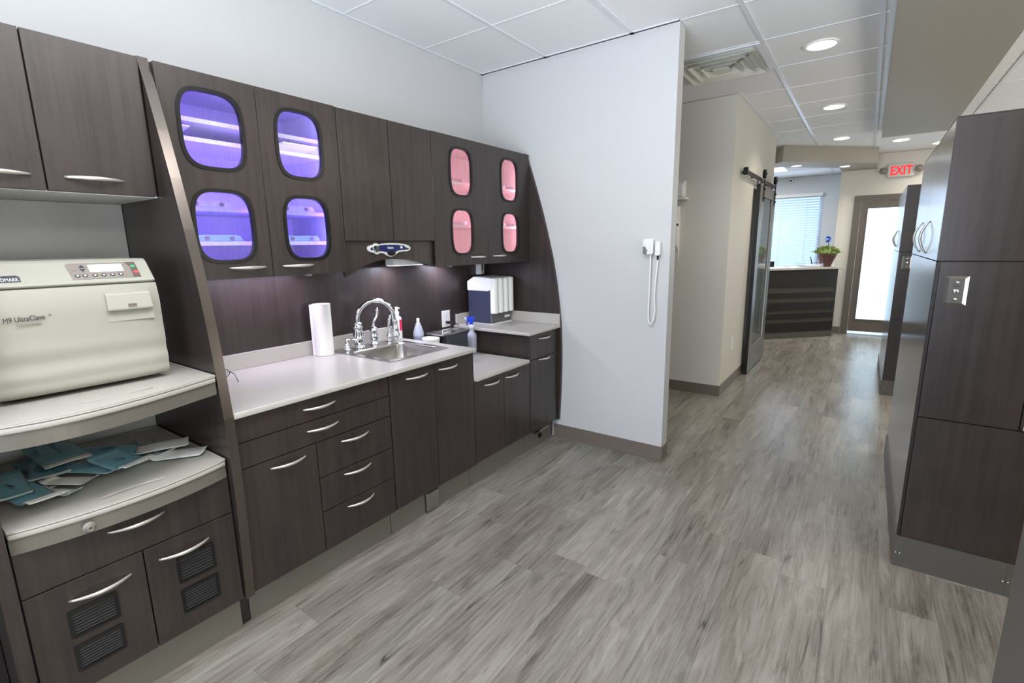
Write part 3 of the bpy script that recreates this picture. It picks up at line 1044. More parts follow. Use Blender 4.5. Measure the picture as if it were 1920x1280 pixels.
t = thing('safety_glasses', 'thin dark wire glasses beside the curved panel on the countertop', 'glasses', (-2.30, 1.0, .8712))
g = B()
def loop(cx, cy, cz, a, b, ax, n=20):
    pts = []
    for i in range(n + 1):
        w = 2 * PI * i / n
        pts.append((cx + ax[0] * a * math.cos(w), cy + ax[1] * a * math.cos(w), cz + b * math.sin(w)))
    return pts
link('rim', tube(B(), loop(-2.315, .98, .8945, .028, .020, (.3, .95)), .0018, 6), M_charcoal, t, smooth=True)
link('rim', tube(B(), loop(-2.335, .916, .8945, .028, .020, (.3, .95)), .0018, 6), M_charcoal, t, smooth=True)
link('temple', tube(B(), [(-2.306, 1.006, .898), (-2.26, 1.005, .894), (-2.21, .99, .888), (-2.185, .985, .874)], .0018, 6), M_charcoal, t, smooth=True)
link('temple', tube(B(), [(-2.343, .89, .898), (-2.30, .885, .894), (-2.25, .885, .888), (-2.225, .885, .874)], .0018, 6), M_charcoal, t, smooth=True)
link('lens', prism(B(), [(.98 + .026 * math.cos(a * PI / 10), .8945 + .018 * math.sin(a * PI / 10)) for a in range(20)], -2.3155, -2.3145, 'x'), M_clear, t)

t = thing('soap_bottle', 'white pump bottle with a red printed label behind the faucet', 'bottle', (-2.375, 2.065, .8712))
c = (-2.375, 2.065, .8712)
link('bottle', lathe(B(), [(.028, 0), (.031, .004), (.031, .125), (.026, .14), (.014, .147), (.014, .152)], c, 28, .8, 1), M_white, t, smooth=True)
link('cap', lathe(B(), [(.015, .152), (.015, .172), (.010, .176), (.009, .200), (.007, .204)], c, 20), M_white, t, smooth=True, auto=.6)
link('label_band', bx(c[0] + .0236, c[0] + .0250, c[1] - .004, c[1] + .016, c[2] + .055, c[2] + .125), M_red, t)
link('nozzle', tube(B(), [(c[0], c[1], c[2] + .196), (c[0] + .02, c[1] + .008, c[2] + .196)], .004, 8), M_white, t)

t = thing('squeeze_bottle', 'cone-topped translucent squeeze bottle behind the sink counter', 'bottle', (-2.33, 2.20, .693))
c = (-2.33, 2.20, .693)
link('bottle', lathe(B(), [(.030, 0), (.034, .005), (.034, .18), (.036, .185), (.034, .19), (.034, .205), (.016, .262), (.011, .268)], c, 28), M_frost, t, smooth=True)
link('cap', lathe(B(), [(.0105, .266), (.0095, .295), (.006, .297)], c, 20), M_white, t, smooth=True)

t = thing('round_container', 'flat round white container standing behind the edge of the sink counter', 'container', (-2.20, 2.185, .693))
c = (-2.205, 2.185, .693)
link('tub', lathe(B(), [(.050, 0), (.052, .003), (.054, .165), (.0, .166)], c, 36), M_white, t, smooth=True, auto=.6)
link('lid', lathe(B(), [(.056, .166), (.057, .168), (.057, .180), (.053, .184), (.030, .184), (.028, .182), (.0, .182)], c, 36), M_white, t, smooth=True, auto=.6)

t = thing('ultrasonic_cleaner', 'dark rectangular cleaner with a steel lid tray on the low counter', 'cleaner', (-2.20, 2.35, .693))
X0, X1, Y0, Y1 = -2.275, -2.125, 2.245, 2.475
link('housing', bx(X0 + .01, X1 - .01, Y0 + .012, Y1 - .012, .693, .886), M_charcoal, t, bevel=.006)
link('lid_tray', plate([(X0, Y0 - .03), (X1, Y0 - .03), (X1, Y1), (X0, Y1)], [[(X0 + .03, Y0 + .005), (X1 - .03, Y0 + .005), (X1 - .03, Y1 - .03), (X0 + .03, Y1 - .03)]], .886, .897, 'z'), M_steel, t, bevel=.002)
link('basin', bx(X0 + .028, X1 - .028, Y0 + .003, Y1 - .028, .8862, .889), M_chrome, t)
link('lid_handle', tube(B(), [(-2.2, Y0 + .035, .889), (-2.2, Y0 + .045, .909), (-2.2, Y0 + .09, .909), (-2.2, Y0 + .10, .889)], .004, 8), M_chrome, t, smooth=True)

t = thing('spray_bottle', 'clear spray bottle with a blue trigger on the low counter', 'spray bottle', (-2.22, 2.605, .693))
c = (-2.222, 2.603, .693)
link('bottle', lathe(B(), [(.030, 0), (.034, .004), (.035, .12), (.033, .14), (.022, .152), (.016, .165), (.015, .192)], c, 28), M_frost, t, smooth=True)
link('collar', lathe(B(), [(.019, .188), (.019, .205), (.012, .21)], c, 20), M_white, t, smooth=True, auto=.6)
g = B()
prism(g, [(-.012, .205), (.012, .205), (.016, .235), (.030, .246), (.030, .262), (-.022, .262), (-.026, .25), (-.014, .235)], -.011, .011, 'y')
bmesh.ops.rotate(g, verts=g.verts, cent=(0, 0, 0), matrix=Matrix.Rotation(-2.4, 3, 'Z'))
bmesh.ops.translate(g, verts=g.verts, vec=c)
link('trigger_head', g, M_blue, t, bevel=.002)
g = tube(B(), [(.020, 0, .238), (.030, 0, .222), (.028, 0, .205)], [.005, .005, .004], 8)
bmesh.ops.rotate(g, verts=g.verts, cent=(0, 0, 0), matrix=Matrix.Rotation(-2.4, 3, 'Z'))
bmesh.ops.translate(g, verts=g.verts, vec=c)
link('trigger', g, M_blue, t, smooth=True)
link('spray_nozzle', bx(c[0] - .035, c[0] - .024, c[1] - .03, c[1] - .018, c[2] + .246, c[2] + .260), M_white, t)

# outlet with a plug on the dark panel
t = thing('wall_outlet', 'white wall outlet on the dark panel above the steel lid tray', 'outlet', (-2.44, 2.575, .87))
link('cover_plate', bx(-2.4408, -2.435, 2.535, 2.618, .872, .990), M_white, t, bevel=.0015)
for z in (.905, .955):
    link('receptacle', prism(B(), rrect(2.560, 2.593, z - .014, z + .014, .008), -2.435, -2.4335, 'x'), M_whitein, t)
    # slots
t2 = thing('power_plug', 'black power plug pushed into the white wall outlet', 'plug', (-2.42, 2.58, .905))
link('plug_body', bx(-2.4335, -2.405, 2.567, 2.590, .896, .915), M_black, t2, bevel=.004)
link('cord', tube(B(), [(-2.405, 2.578, .905), (-2.385, 2.59, .904), (-2.375, 2.61, .897), (-2.378, 2.63, .89), (-2.38, 2.645, .8785)], .0035, 8), M_black, t2, smooth=True)

# glove dispenser
t = thing('glove_dispenser', 'white and navy box dispenser with four fluted columns on the corner countertop', 'dispenser', (-2.27, 2.91, .875))
gx0, gx1, gy0, gy1 = -2.40, -2.195, 2.775, 3.030
link('housing', bx(gx0, gx1, gy0 + .012, gy1 - .012, .884, 1.13), plain('navy_grey_plastic', lin(56, 60, 82), .42), t, bevel=.004)
link('front_plinth', bx(gx1, gx1 + .012, gy0 + .012, gy1 - .008, .884, 1.12), plain('plinth_grey', lin(96, 98, 100), .45), t, bevel=.003)
link('base_plate', bx(gx0, gx1 + .02, gy0 + .02, gy1 - .005, .875, .884), M_white, t)
link('top_hood', prism(B(), [(gx0, 1.12), (gx1 - .015, 1.12), (gx1 + .03, 1.135), (gx1 + .03, 1.20), (gx1 + .01, 1.217), (gx0 + .06, 1.222), (gx0, 1.19)], gy0, gy1, 'y'), M_white, t, bevel=.008, seg=3)
for k in range(4):
    w = (gy1 - gy0) / 4
    yc = gy0 + w * (k + .5)
    pr = [(gx1 + .012, .965), (gx1 + .012, 1.205), (gx1 + .03, 1.213)]
    g = B()
    ring = []
    for j in range(9):
        a = PI * j / 8
        ring.append((yc - math.cos(a) * w * .44, gx1 + .022 + math.sin(a) ** .7 * .030))
    base = [(yc + w * .44, gx1 + .008), (yc - w * .44, gx1 + .008)]
    outl = [(x, y) for (y, x) in ring] + [(x, y) for (y, x) in base]
    prism(g, outl, .958, 1.214, 'z')
    link('fluted_column', g, M_white, t, bevel=.008, seg=3)
link('name_label', bx(gx1 + .012, gx1 + .0135, gy1 - .085, gy1 - .02, .912, .930), M_paper, t)

t = thing('corner_bracket', 'white metal wall bracket above the glove dispenser', 'bracket', (-2.42, 2.975, 1.215))
link('upright', bx(-2.4408, -2.392, 2.935, 2.945, 1.23, 1.3265), M_white, t)
link('back_plate', bx(-2.4408, -2.436, 2.945, 3.03, 1.23, 1.3265), M_white, t)
link('switch_plate', bx(-2.436, -2.430, 2.965, 3.01, 1.255, 1.310), M_steel, t, bevel=.001)

# ================================================================== STERILIZER BAY
t = thing('wall_cabinet', 'dark two-door wall cabinet over the sterilizer', 'wall cabinet', (-2.24, .45, 1.625))
link('body', bx(-2.44, -2.05, .167, .731, 1.628, 2.072), M_lam, t)
link('underside', bx(-2.44, -2.05, .167, .731, 1.622, 1.628), M_whitein, t)
o = panel(t, 'door', XU - .018, XU, .168, .4375, 1.624, 2.072); bow_handle(o, (XU, .258, 1.667), (XU, .407, 1.667), (1, 0, 0))
o = panel(t, 'door', XU - .018, XU, .4415, .722, 1.624, 2.072); bow_handle(o, (XU, .483, 1.667), (XU, .634, 1.667), (1, 0, 0))
o = panel(None, 'bay_back_panel', XL + .002, -2.412, .166, .732, .645, 1.621, M_gray_back := plain('bay_back_laminate', lin(206, 208, 210), .5))
tag(o, 'plain grey back panel of the sterilizer bay', 'back panel')

t = thing('base_cabinet', 'dark base cabinet with one drawer over two vented doors below the pouch tray', 'base cabinet', (-2.1, .45, 0))
base_body(t, .167, .731, .636); toe(t, .167, .731, x=-1.835)
front(t, 'drawer', .170, .730, .503, .640, (.376, .526, .604))
def vent(parent, y0, y1, z0, z1):
    o = link('vent_frame', ring_between(B(), rrect(y0 + .010, y1 - .010, z0 + .008, z1 - .008, .003), rrect(y0, y1, z0, z1, .006), XF - .002, XF + .003, 'x'), M_black, parent)
    g = B()
    n = 8
    for k in range(n):
        z = z0 + .012 + (z1 - z0 - .024) * k / (n - 1)
        prism(g, [(XF - .0005, z + .004), (XF + .0018, z + .001), (XF + .0018, z - .001), (XF - .0005, z + .001)], y0 + .01, y1 - .01, 'y')
    box(g, XF - .0002, XF + .0004, y0 + .01, y1 - .01, z0 + .008, z1 - .008)
    link('vent_louvres', g, plain('vent_black', lin(20, 20, 22), .55), o)
d = front(t, 'door', .170, .452, .146, .503, (.263, .414, .443)); vent(d, .253, .372, .322, .413); vent(d, .253, .373, .210, .298)
d = front(t, 'door', .452, .730, .146, .503, (.490, .641, .447)); vent(d, .536, .654, .328, .428); vent(d, .535, .654, .213, .306)


def tray(label, zt, prof, sx0, band_h, xe=-1.778):
    t = thing('pullout_shelf', label, 'pull-out shelf', (-2.05, .449, zt - .07), 'moulded pull-out shelves of the bay')
    y0, y1 = .172, .727
    def xf_(y):
        # smooth curve through the measured front edge
        v = 0
        for i, (yi, xi) in enumerate(prof):
            w = 1.0
            for j, (yj, _) in enumerate(prof):
                if j != i:
                    w *= (y - yj) / (yi - yj)
            v += w * xi
        return v
    fr = [(xf_(y), y) for y in [y0 + (y1 - y0) * i / 20 for i in range(21)]]
    outer = [(-2.40, y1), (-2.40, y0)] + fr
    inner = [(-2.39, y1 - .012), (-2.39, y0 + .012)] + [(x - .075, min(max(y, y0 + .012), y1 - .012)) for x, y in fr]
    slot = [(x, y) for x, y in squircle(sx0, sx0 + .034, .372, .548, 2.6, 40)]
    link('top', plate(outer, [inner, slot], zt - .0035, zt, 'z'), M_tray, t, bevel=.001)
    link('field', plate(outer, [slot], zt - .009, zt - .0035, 'z'), M_tray, t)
    link('slab', plate(outer, [], zt - .026, zt - .009, 'z'), M_tray, t, bevel=.004)
    fr2 = [(x - .006, y) for x, y in fr]
    fi = [(x - .02, y) for x, y in fr]
    g = B()
    A = fr2 + fi[::-1]
    prism(g, A, zt - .026 - band_h, zt - .026, 'z')
    link('front_band', g, M_gray_lam, t)
    link('runner', bx(-2.40, xe - .03, y0, y0 + .012, zt - .06, zt - .026), M_iron, t)
    link('runner', bx(-2.40, xe - .03, y1 - .012, y1, zt - .06, zt - .026), M_iron, t)
    return t


tray('upper moulded pull-out shelf carrying the sterilizer', 1.02, [(.172, -1.712), (.342, -1.676), (.542, -1.712), (.727, -1.776)], -1.80, .043)
tr = tray('lower moulded pull-out shelf covered with sterilization pouches', .712, [(.172, -1.783), (.317, -1.750), (.512, -1.744), (.727, -1.786)], -1.818, .045)
g = B()
link('air_port', lathe(B(), [(.016, 0), (.016, .004), (.010, .006), (.008, .016), (.009, .018), (.005, .018), (.004, .008)], (0, 0, 0), 20), M_taupe, None)
o = bpy.data.objects['air_port']
o.data.transform(Matrix.Translation(Vector((-1.744, .329, .664)) - OFF[tr.name]) @ Matrix.Rotation(PI / 2, 4, 'Y'))
o.parent = tr; OFF[o.name] = OFF[tr.name]
for p in o.data.polygons: p.use_smooth = True
# black struts behind, under the upper shelf
t = thing('support_strut', 'black angled strut under the upper shelf behind the pouches', 'strut', (-2.38, .36, .72))
link('rod', cyl(B(), (-2.385, .33, .86), (-2.385, .365, .715), .006, .006, 10), M_iron, t)
link('rod', cyl(B(), (-2.385, .40, .86), (-2.385, .375, .715), .006, .006, 10), M_iron, t)
link('base', bx(-2.395, -2.375, .355, .385, .7035, .716), M_iron, t)

# --- sterilizer
SYa, SYb = .232, .646
t = thing('steam_sterilizer', 'large almond tabletop steam sterilizer on the upper pull-out shelf', 'sterilizer', (-2.13, .44, 1.021))
body = [(-2.36, 1.045), (-1.96, 1.035), (-1.935, 1.05), (-1.935, 1.33), (-1.99, 1.395), (-2.02, 1.408), (-2.36, 1.412)]
link('housing', prism(B(), body, SYa + .004, SYb - .004, 'y'), M_almond, t, bevel=.008, seg=3)
# top cap carrying the controls
cap = [(-2.36, 1.345), (-1.932, 1.341), (-1.926, 1.347), (-1.985, 1.409), (-1.998, 1.416), (-2.36, 1.420)]
link('top_cover', prism(B(), cap, SYa, SYb, 'y'), M_almond, t, bevel=.006, seg=3)
# bowed front door with gentle ripples
g = B()
ny, nz = 24, 30
zz = [1.030 + (1.338 - 1.030) * k / nz for k in range(nz + 1)]
def fx(z, y):
    base = -1.902
    r = 0.0035 * math.exp(-((z - 1.09) / .013) ** 2) - .003 * math.exp(-((z - 1.125) / .016) ** 2) + .002 * math.exp(-((z - 1.16) / .02) ** 2) - .002 * math.exp(-((z - 1.06) / .01) ** 2)
    top = -.014 * max(0, (z - 1.27) / .068) ** 1.6
    bot = -.022 * max(0, (1.052 - z) / .022) ** 2
    u = abs((y - (SYa + SYb) / 2) / ((SYb - SYa) / 2))
    return base + r + top + bot - .010 * u ** 6 - .004 * u ** 2
F = [[g.verts.new((fx(z, SYa + (SYb - SYa) * j / ny), SYa + (SYb - SYa) * j / ny, z)) for j in range(ny + 1)] for z in zz]
Bk = [[g.verts.new((-1.938, SYa + (SYb - SYa) * j / ny, z)) for j in range(ny + 1)] for z in zz]
for k in range(nz):
    for j in range(ny):
        g.faces.new((F[k][j], F[k][j + 1], F[k + 1][j + 1], F[k + 1][j]))
        g.faces.new((Bk[k][j + 1], Bk[k][j], Bk[k + 1][j], Bk[k + 1][j + 1]))
    g.faces.new((F[k][0], F[k + 1][0], Bk[k + 1][0], Bk[k][0]))
    g.faces.new((F[k + 1][ny], F[k][ny], Bk[k][ny], Bk[k + 1][ny]))
for j in range(ny):
    g.faces.new((F[0][j + 1], F[0][j], Bk[0][j], Bk[0][j + 1]))
    g.faces.new((F[nz][j], F[nz][j + 1], Bk[nz][j + 1], Bk[nz][j]))
dr = link('door', g, M_almond, t, smooth=True, auto=.7)
# latch: raised lip over a dark finger recess
lt = link('latch_lip', prism(B(), [(-1.912, 1.318), (-1.899, 1.310), (-1.886, 1.262), (-1.889, 1.257), (-1.909, 1.257)], .498, .617, 'y'), M_almond, t, bevel=.003)
link('recess', prism(B(), [(-1.91, 1.262), (-1.9035, 1.258), (-1.9008, 1.224), (-1.91, 1.222)], .496, .620, 'y'), plain('recess_shade', lin(168, 166, 152), .5), t)
g = B()
for k in range(4):
    box(g, -1.889 + .0 * k, -1.8862, .549, .572, 1.2655 + .0035 * k, 1.2668 + .0035 * k)
link('grip_lines', g, M_taupe, lt)
# slanted control panel on the cap: local frame on the slope
P0 = Vector((-1.926, 0, 1.347)); P1 = Vector((-1.985, 0, 1.409))
up = (P1 - P0).normalized(); nrm = Vector((-up.z * -1, 0, up.x * -1)).normalized()
nrm = Vector((up.z, 0, -up.x)).normalized()
def on_slope(pts, h0, h1):
    g = B()
    lo = [g.verts.new(P0 + up * v + Vector((0, u, 0)) + nrm * h0) for u, v in pts]
    hi = [g.verts.new(P0 + up * v + Vector((0, u, 0)) + nrm * h1) for u, v in pts]
    n = len(pts)
    g.faces.new(lo[::-1]); g.faces.new(hi)
    for i in range(n):
        g.faces.new((lo[i], lo[(i + 1) % n], hi[(i + 1) % n], hi[i]))
    return g
cpn = link('control_panel', on_slope([(.438, .014), (.611, .014), (.611, .074), (.606, .080), (.440, .080), (.433, .074)], -.001, .0012), M_taupe, t)
link('dark_section', on_slope([(.590, .0145), (.6105, .0145), (.6105, .0795), (.582, .0795), (.592, .06), (.592, .035)], .001, .0016), plain('brown_panel', lin(98, 84, 78), .4), cpn)
link('display', on_slope([(.486, .042), (.572, .042), (.572, .072), (.486, .072)], .001, .0018), M_display, cpn)
for (u, v, m) in ((.450, .055, M_taupe), (.470, .066, M_charcoal), (.470, .050, M_charcoal), (.452, .028, M_charcoal), (.470, .028, M_charcoal), (.494, .028, M_charcoal), (.516, .028, M_charcoal), (.538, .028, M_charcoal), (.560, .028, M_charcoal), (.600, .060, M_green), (.603, .036, M_redb)):
    rr = .0065
    tri = abs(u - .470) < .001 and v > .04
    pts = [(u - .007, v - .005), (u + .007, v - .005), (u, v + .006)] if tri and v > .06 else ([(u - .007, v + .005), (u, v - .006), (u + .007, v + .005)] if tri else [(u + rr * math.cos(a * PI / 8), v + rr * .95 * math.sin(a * PI / 8)) for a in range(16)])
    o = link('button', on_slope(pts, .001, .0026), m, cpn)
    if not tri and m is M_charcoal:
        link('button_icon', on_slope([(u - .0025, v - .003), (u + .0025, v - .003), (u + .0025, v + .003), (u - .0025, v + .003)], .0026, .003), M_whitein, o)
lg = link('logo_plate', on_slope([(.19, .016), (.325, .016), (.325, .036), (.318, .041), (.295, .041), (.27, .036), (.25, .028), (.235, .022)], -.0005, .001), M_charcoal, t)
q = P0 + up * .019 + nrm * .0013 + Vector((0, .322, 0))
text('logo_lettering', 'MIDMARK', .0175, M_whitein, lg, q, (0, 1, 0), up, align='RIGHT', sx=.62)
text('model_lettering', 'M9 UltraClave', .0205, M_text, t, (-1.8990, .266, 1.2505), (0, 1, .03), (0, 0, 1), sx=.72)
text('registered_mark', '®', .006, M_text, t, (-1.900, .362, 1.262), (0, 1, 0), (0, 0, 1))
text('caption_lettering', 'Automatic Sterilizer', .0105, M_taupe, t, (-1.8995, .291, 1.239), (0, 1, .0), (0, 0, 1), sx=.62, shear=.2)
for (x, y) in ((-2.0, .28), (-2.0, .60), (-2.3, .28), (-2.3, .60)):
    link('foot', cyl(B(), (x, y, 1.021), (x, y, 1.042), .016, .018, 14), M_black, t)

# --- sterilization pouches
def pouch(cx, cy, z, rot, L=.19, Wd=.10, tilt=0.0, roll=0.0, paper_up=False, tip='tool', lab='', seed=0, wave=.003, flap=.035):
    rnd = random.Random(seed)
    t = bpy.data.objects.new('sterilization_pouch', None)
    COL.objects.link(t)
    t.empty_display_size = .03
    t.location = (cx, cy, z)
    t.rotation_euler = (roll, tilt, rot)
    t['label'] = lab; t['category'] = 'pouch'; t['group'] = 'sterilization pouches on the tray'
    OFF[t.name] = Vector((0, 0, 0))
    ph = [rnd.uniform(0, 6.28) for _ in range(4)]
    def h(u, v):
        return wave * (math.sin(u * 26 + ph[0]) * .5 + math.sin(v * 40 + ph[1] + u * 12) * .5 + 1.0) + .008 * min(1.5, max(0, (abs(u) - L * .38) / (L * .12))) ** 2 * (1 if ph[2] > 3 else .3)
    def sheet(u0, u1, v0, v1, dz, th, nu=14, nv=8, puff=0.0):
        g = B()
        top, bot = [], []
        for i in range(nu + 1):
            u = u0 + (u1 - u0) * i / nu
            ra, rb = [], []
            for j in range(nv + 1):
                v = v0 + (v1 - v0) * j / nv
                pf = puff * (1 - ((u - (u0 + u1) / 2) / ((u1 - u0) / 2)) ** 2) * (1 - ((v - (v0 + v1) / 2) / ((v1 - v0) / 2)) ** 2)
                zz_ = h(u, v) + dz + pf
                ra.append(g.verts.new((u, v, zz_ + th))); rb.append(g.verts.new((u, v, zz_)))
            top.append(ra); bot.append(rb)
        for i in range(nu):
            for j in range(nv):
                g.faces.new((top[i][j], top[i + 1][j], top[i + 1][j + 1], top[i][j + 1]))
                g.faces.new((bot[i][j + 1], bot[i + 1][j + 1], bot[i + 1][j], bot[i][j]))
        for i in range(nu):
            g.faces.new((bot[i][0], bot[i + 1][0], top[i + 1][0], top[i][0]))
            g.faces.new((top[i][nv], top[i + 1][nv], bot[i + 1][nv], bot[i][nv]))
        for j in range(nv):
            g.faces.new((top[0][j], top[0][j + 1], bot[0][j + 1], bot[0][j]))
            g.faces.new((bot[nu][j], bot[nu][j + 1], top[nu][j + 1], top[nu][j]))
        return g
    if paper_up:
        link('film', sheet(-L / 2, L / 2, -Wd / 2, Wd / 2, 0, .0003), M_film, t, smooth=True)
        link('paper', sheet(-L / 2 - .004, L / 2 + .004, -Wd / 2 - .003, Wd / 2 + .003, .0012, .0004, puff=.006), M_paper, t, smooth=True)
    else:
        link('paper', sheet(-L / 2, L / 2, -Wd / 2, Wd / 2, 0, .0003), M_pbacking, t, smooth=True)
        link('film', sheet(-L / 2, L / 2, -Wd / 2, Wd / 2, .0015, .0003, puff=.008), M_film, t, smooth=True)
        link('paper_flap', sheet(L / 2 - .004, L / 2 + flap, -Wd / 2 - .001, Wd / 2 + .001, .0004, .0005, nu=6), M_paper, t, smooth=True)
        hz = h(0, 0) + .004
        if tip == 'tool':
            g = cyl(B(), (-L * .3, 0, hz), (L * .15, .01, hz), .0025, .004, 10)
            link('instrument', g, M_steel, t, smooth=True)
        elif tip == 'dark':
            g = cyl(B(), (-L * .05, -.006, hz + .0005), (L * .12, .008, hz + .0005), .005, .0065, 14)
            link('instrument', g, M_charcoal, t, smooth=True)
        elif tip == 'navy':
            g = bx(-L * .18, L * .18, -.012, .012, hz - .003, hz + .004)
            link('instrument', g, M_navy, t, bevel=.002)
    return t


M_pbacking = plain('pouch_backing', lin(214, 236, 240), .7, var=.06)
ZT = .7125
pouch(-2.24, .350, ZT, .25, .20, .11, tip='tool', lab='blue film pouch lying at the bottom of the tall pile near the struts', seed=1)
pouch(-2.20, .365, ZT + .054, .06, .20, .12, tilt=.07, tip='tool', lab='blue pouch on top of the tall pile with a wide white flap', seed=2, flap=.04)
pouch(-2.15, .335, ZT + .017, -.16, .20, .10, tip='tool', lab='middle blue pouch of the tall pile, film side up', seed=12, flap=.03)
pouch(-2.04, .425, ZT + .018, .55, .19, .10, tip='dark', lab='blue pouch holding a round dark tip in the middle of the tray', seed=3, flap=.01)
pouch(-2.135, .482, ZT + .030, 1.0, .20, .10, tip='dark', tilt=.10, lab='greenish blue pouch slanting behind the one with the round tip', seed=4)
pouch(-2.09, .560, ZT, .24, .22, .13, tip='navy', lab='large blue pouch holding a navy instrument', seed=5, flap=.02)
pouch(-1.99, .480, ZT + .034, .30, .15, .10, tilt=.10, tip='dark', lab='small blue pouch with a white flap pointing at the finger slot', seed=6, flap=.035)
pouch(-1.965, .655, ZT, .95, .16, .085, paper_up=True, lab='white paper-side-up pouch lying nearest the curved panel', seed=7, wave=.002)
pouch(-2.03, .625, ZT + .024, 1.2, .15, .085, paper_up=True, lab='white paper-side-up pouch overlapping the large blue one', seed=8, wave=.003)
pouch(-2.12, .250, ZT, .30, .20, .08, tip='tool', lab='dark blue pouch between the tall pile and the bay side', seed=9)
pouch(-1.98, .250, ZT + .017, .18, .20, .09, tip='dark', lab='blue pouch whose long white flap reaches the tray edge', seed=10, flap=.05)
pouch(-2.03, .222, ZT + .034, -.05, .20, .08, tip='dark', tilt=.06, lab='blue pouch against the side at the end of the tray', seed=11, flap=.01)
pouch(-1.985, .352, ZT + .012, .62, .14, .05, paper_up=True, lab='folded white pouch lying in front of the tall pile', seed=13, wave=.003)
pouch(-1.955, .315, ZT + .001, .45, .13, .035, paper_up=True, lab='narrow white pouch sticking out under the folded one', seed=14, wave=.002)
t = thing('dental_probe', 'thin curved metal probe lying behind the navy instrument pouch', 'instrument', (-2.2, .64, ZT))
link('shaft', tube(B(), [(-2.11, .60, .722), (-2.16, .635, .722), (-2.20, .655, .722), (-2.215, .648, .722), (-2.205, .635, .722)], .0015, 6), M_steel, t, smooth=True)
link('grip', tube(B(), [(-2.11, .60, .722), (-2.09, .585, .722)], .003, 8), M_steel, t, smooth=True)

# ================================================================== PARTITION DEVICE
t = thing('instrument_charger', 'white wall charger with a hanging handset and looped cord on the partition', 'charger', (-1.10, PY - .03, 1.4))
yb = PY - .0002
link('charger_body', prism(B(), rrect(-1.160, -1.092, 1.372, 1.470, .014), yb - .05, yb, 'y'), M_white, t, bevel=.006, seg=3)
link('cradle', prism(B(), [(-1.155, 1.378), (-1.132, 1.372), (-1.125, 1.40), (-1.14, 1.425), (-1.155, 1.42)], yb - .056, yb - .048, 'y'), M_steel, t, bevel=.002)
link('handset', prism(B(), rrect(-1.080, -1.048, 1.365, 1.452, .010), yb - .052, yb - .012, 'y'), M_white, t, bevel=.005, seg=3)
link('handset_mount', bx(-1.075, -1.053, yb - .0125, yb, 1.39, 1.44), M_white, t)
link('tip', cyl(B(), (-1.064, yb - .032, 1.366), (-1.066, yb - .032, 1.338), .008, .004, 12), M_black, t, smooth=True)
cp_ = [(-1.112, 1.385), (-1.111, 1.30), (-1.112, 1.20), (-1.113, 1.10), (-1.114, 1.00), (-1.110, .945), (-1.098, .925), (-1.085, .935), (-1.076, .97), (-1.070, 1.02), (-1.078, 1.10), (-1.076, 1.18), (-1.072, 1.24), (-1.068, 1.29), (-1.066, 1.34)]
link('cord', tube(B(), [(x, yb - .030, z) for x, z in cp_], .0055, 8), M_white, t, smooth=True)

# hand hygiene dispensers on the alcove wall
t = thing('sanitizer_dispenser', 'rounded white dispenser mounted high on the alcove wall', 'dispenser', (-1.50, 4.75, 1.83))
link('cover', prism(B(), [(4.7995, 1.86), (4.70, 1.86), (4.695, 1.93), (4.715, 1.985), (4.76, 2.01), (4.7995, 2.01)], -1.56, -1.425, 'x'), M_white, t, bevel=.012, seg=3)
link('tray_rim', bx(-1.565, -1.40, 4.69, 4.7995, 1.835, 1.858), M_white, t, bevel=.005)
t = thing('towel_dispenser', 'tall white tapered paper towel dispenser below the rounded one', 'dispenser', (-1.54, 4.74, 1.28))
link('cover', prism(B(), [(4.7995, 1.70), (4.70, 1.70), (4.69, 1.60), (4.72, 1.42), (4.775, 1.36), (4.7995, 1.27)], -1.60, -1.465, 'x'), M_white, t, bevel=.006)
link('dark_slot', bx(-1.59, -1.463, 4.688, 4.73, 1.60, 1.62), M_black, t)
link('top_cap', bx(-1.60, -1.47, 4.71, 4.7995, 1.70, 1.78), M_white, t, bevel=.006)
t = thing('wall_outlet', 'small white outlet low on the corridor wall before the barn door', 'outlet', (-1.03, 5.25, .38))
link('cover_plate', bx(-1.0298, -1.024, 5.215, 5.285, .38, .50), M_white, t, bevel=.002)
link('receptacle', bx(-1.024, -1.0225, 5.235, 5.265, .40, .48), M_whitein, t)

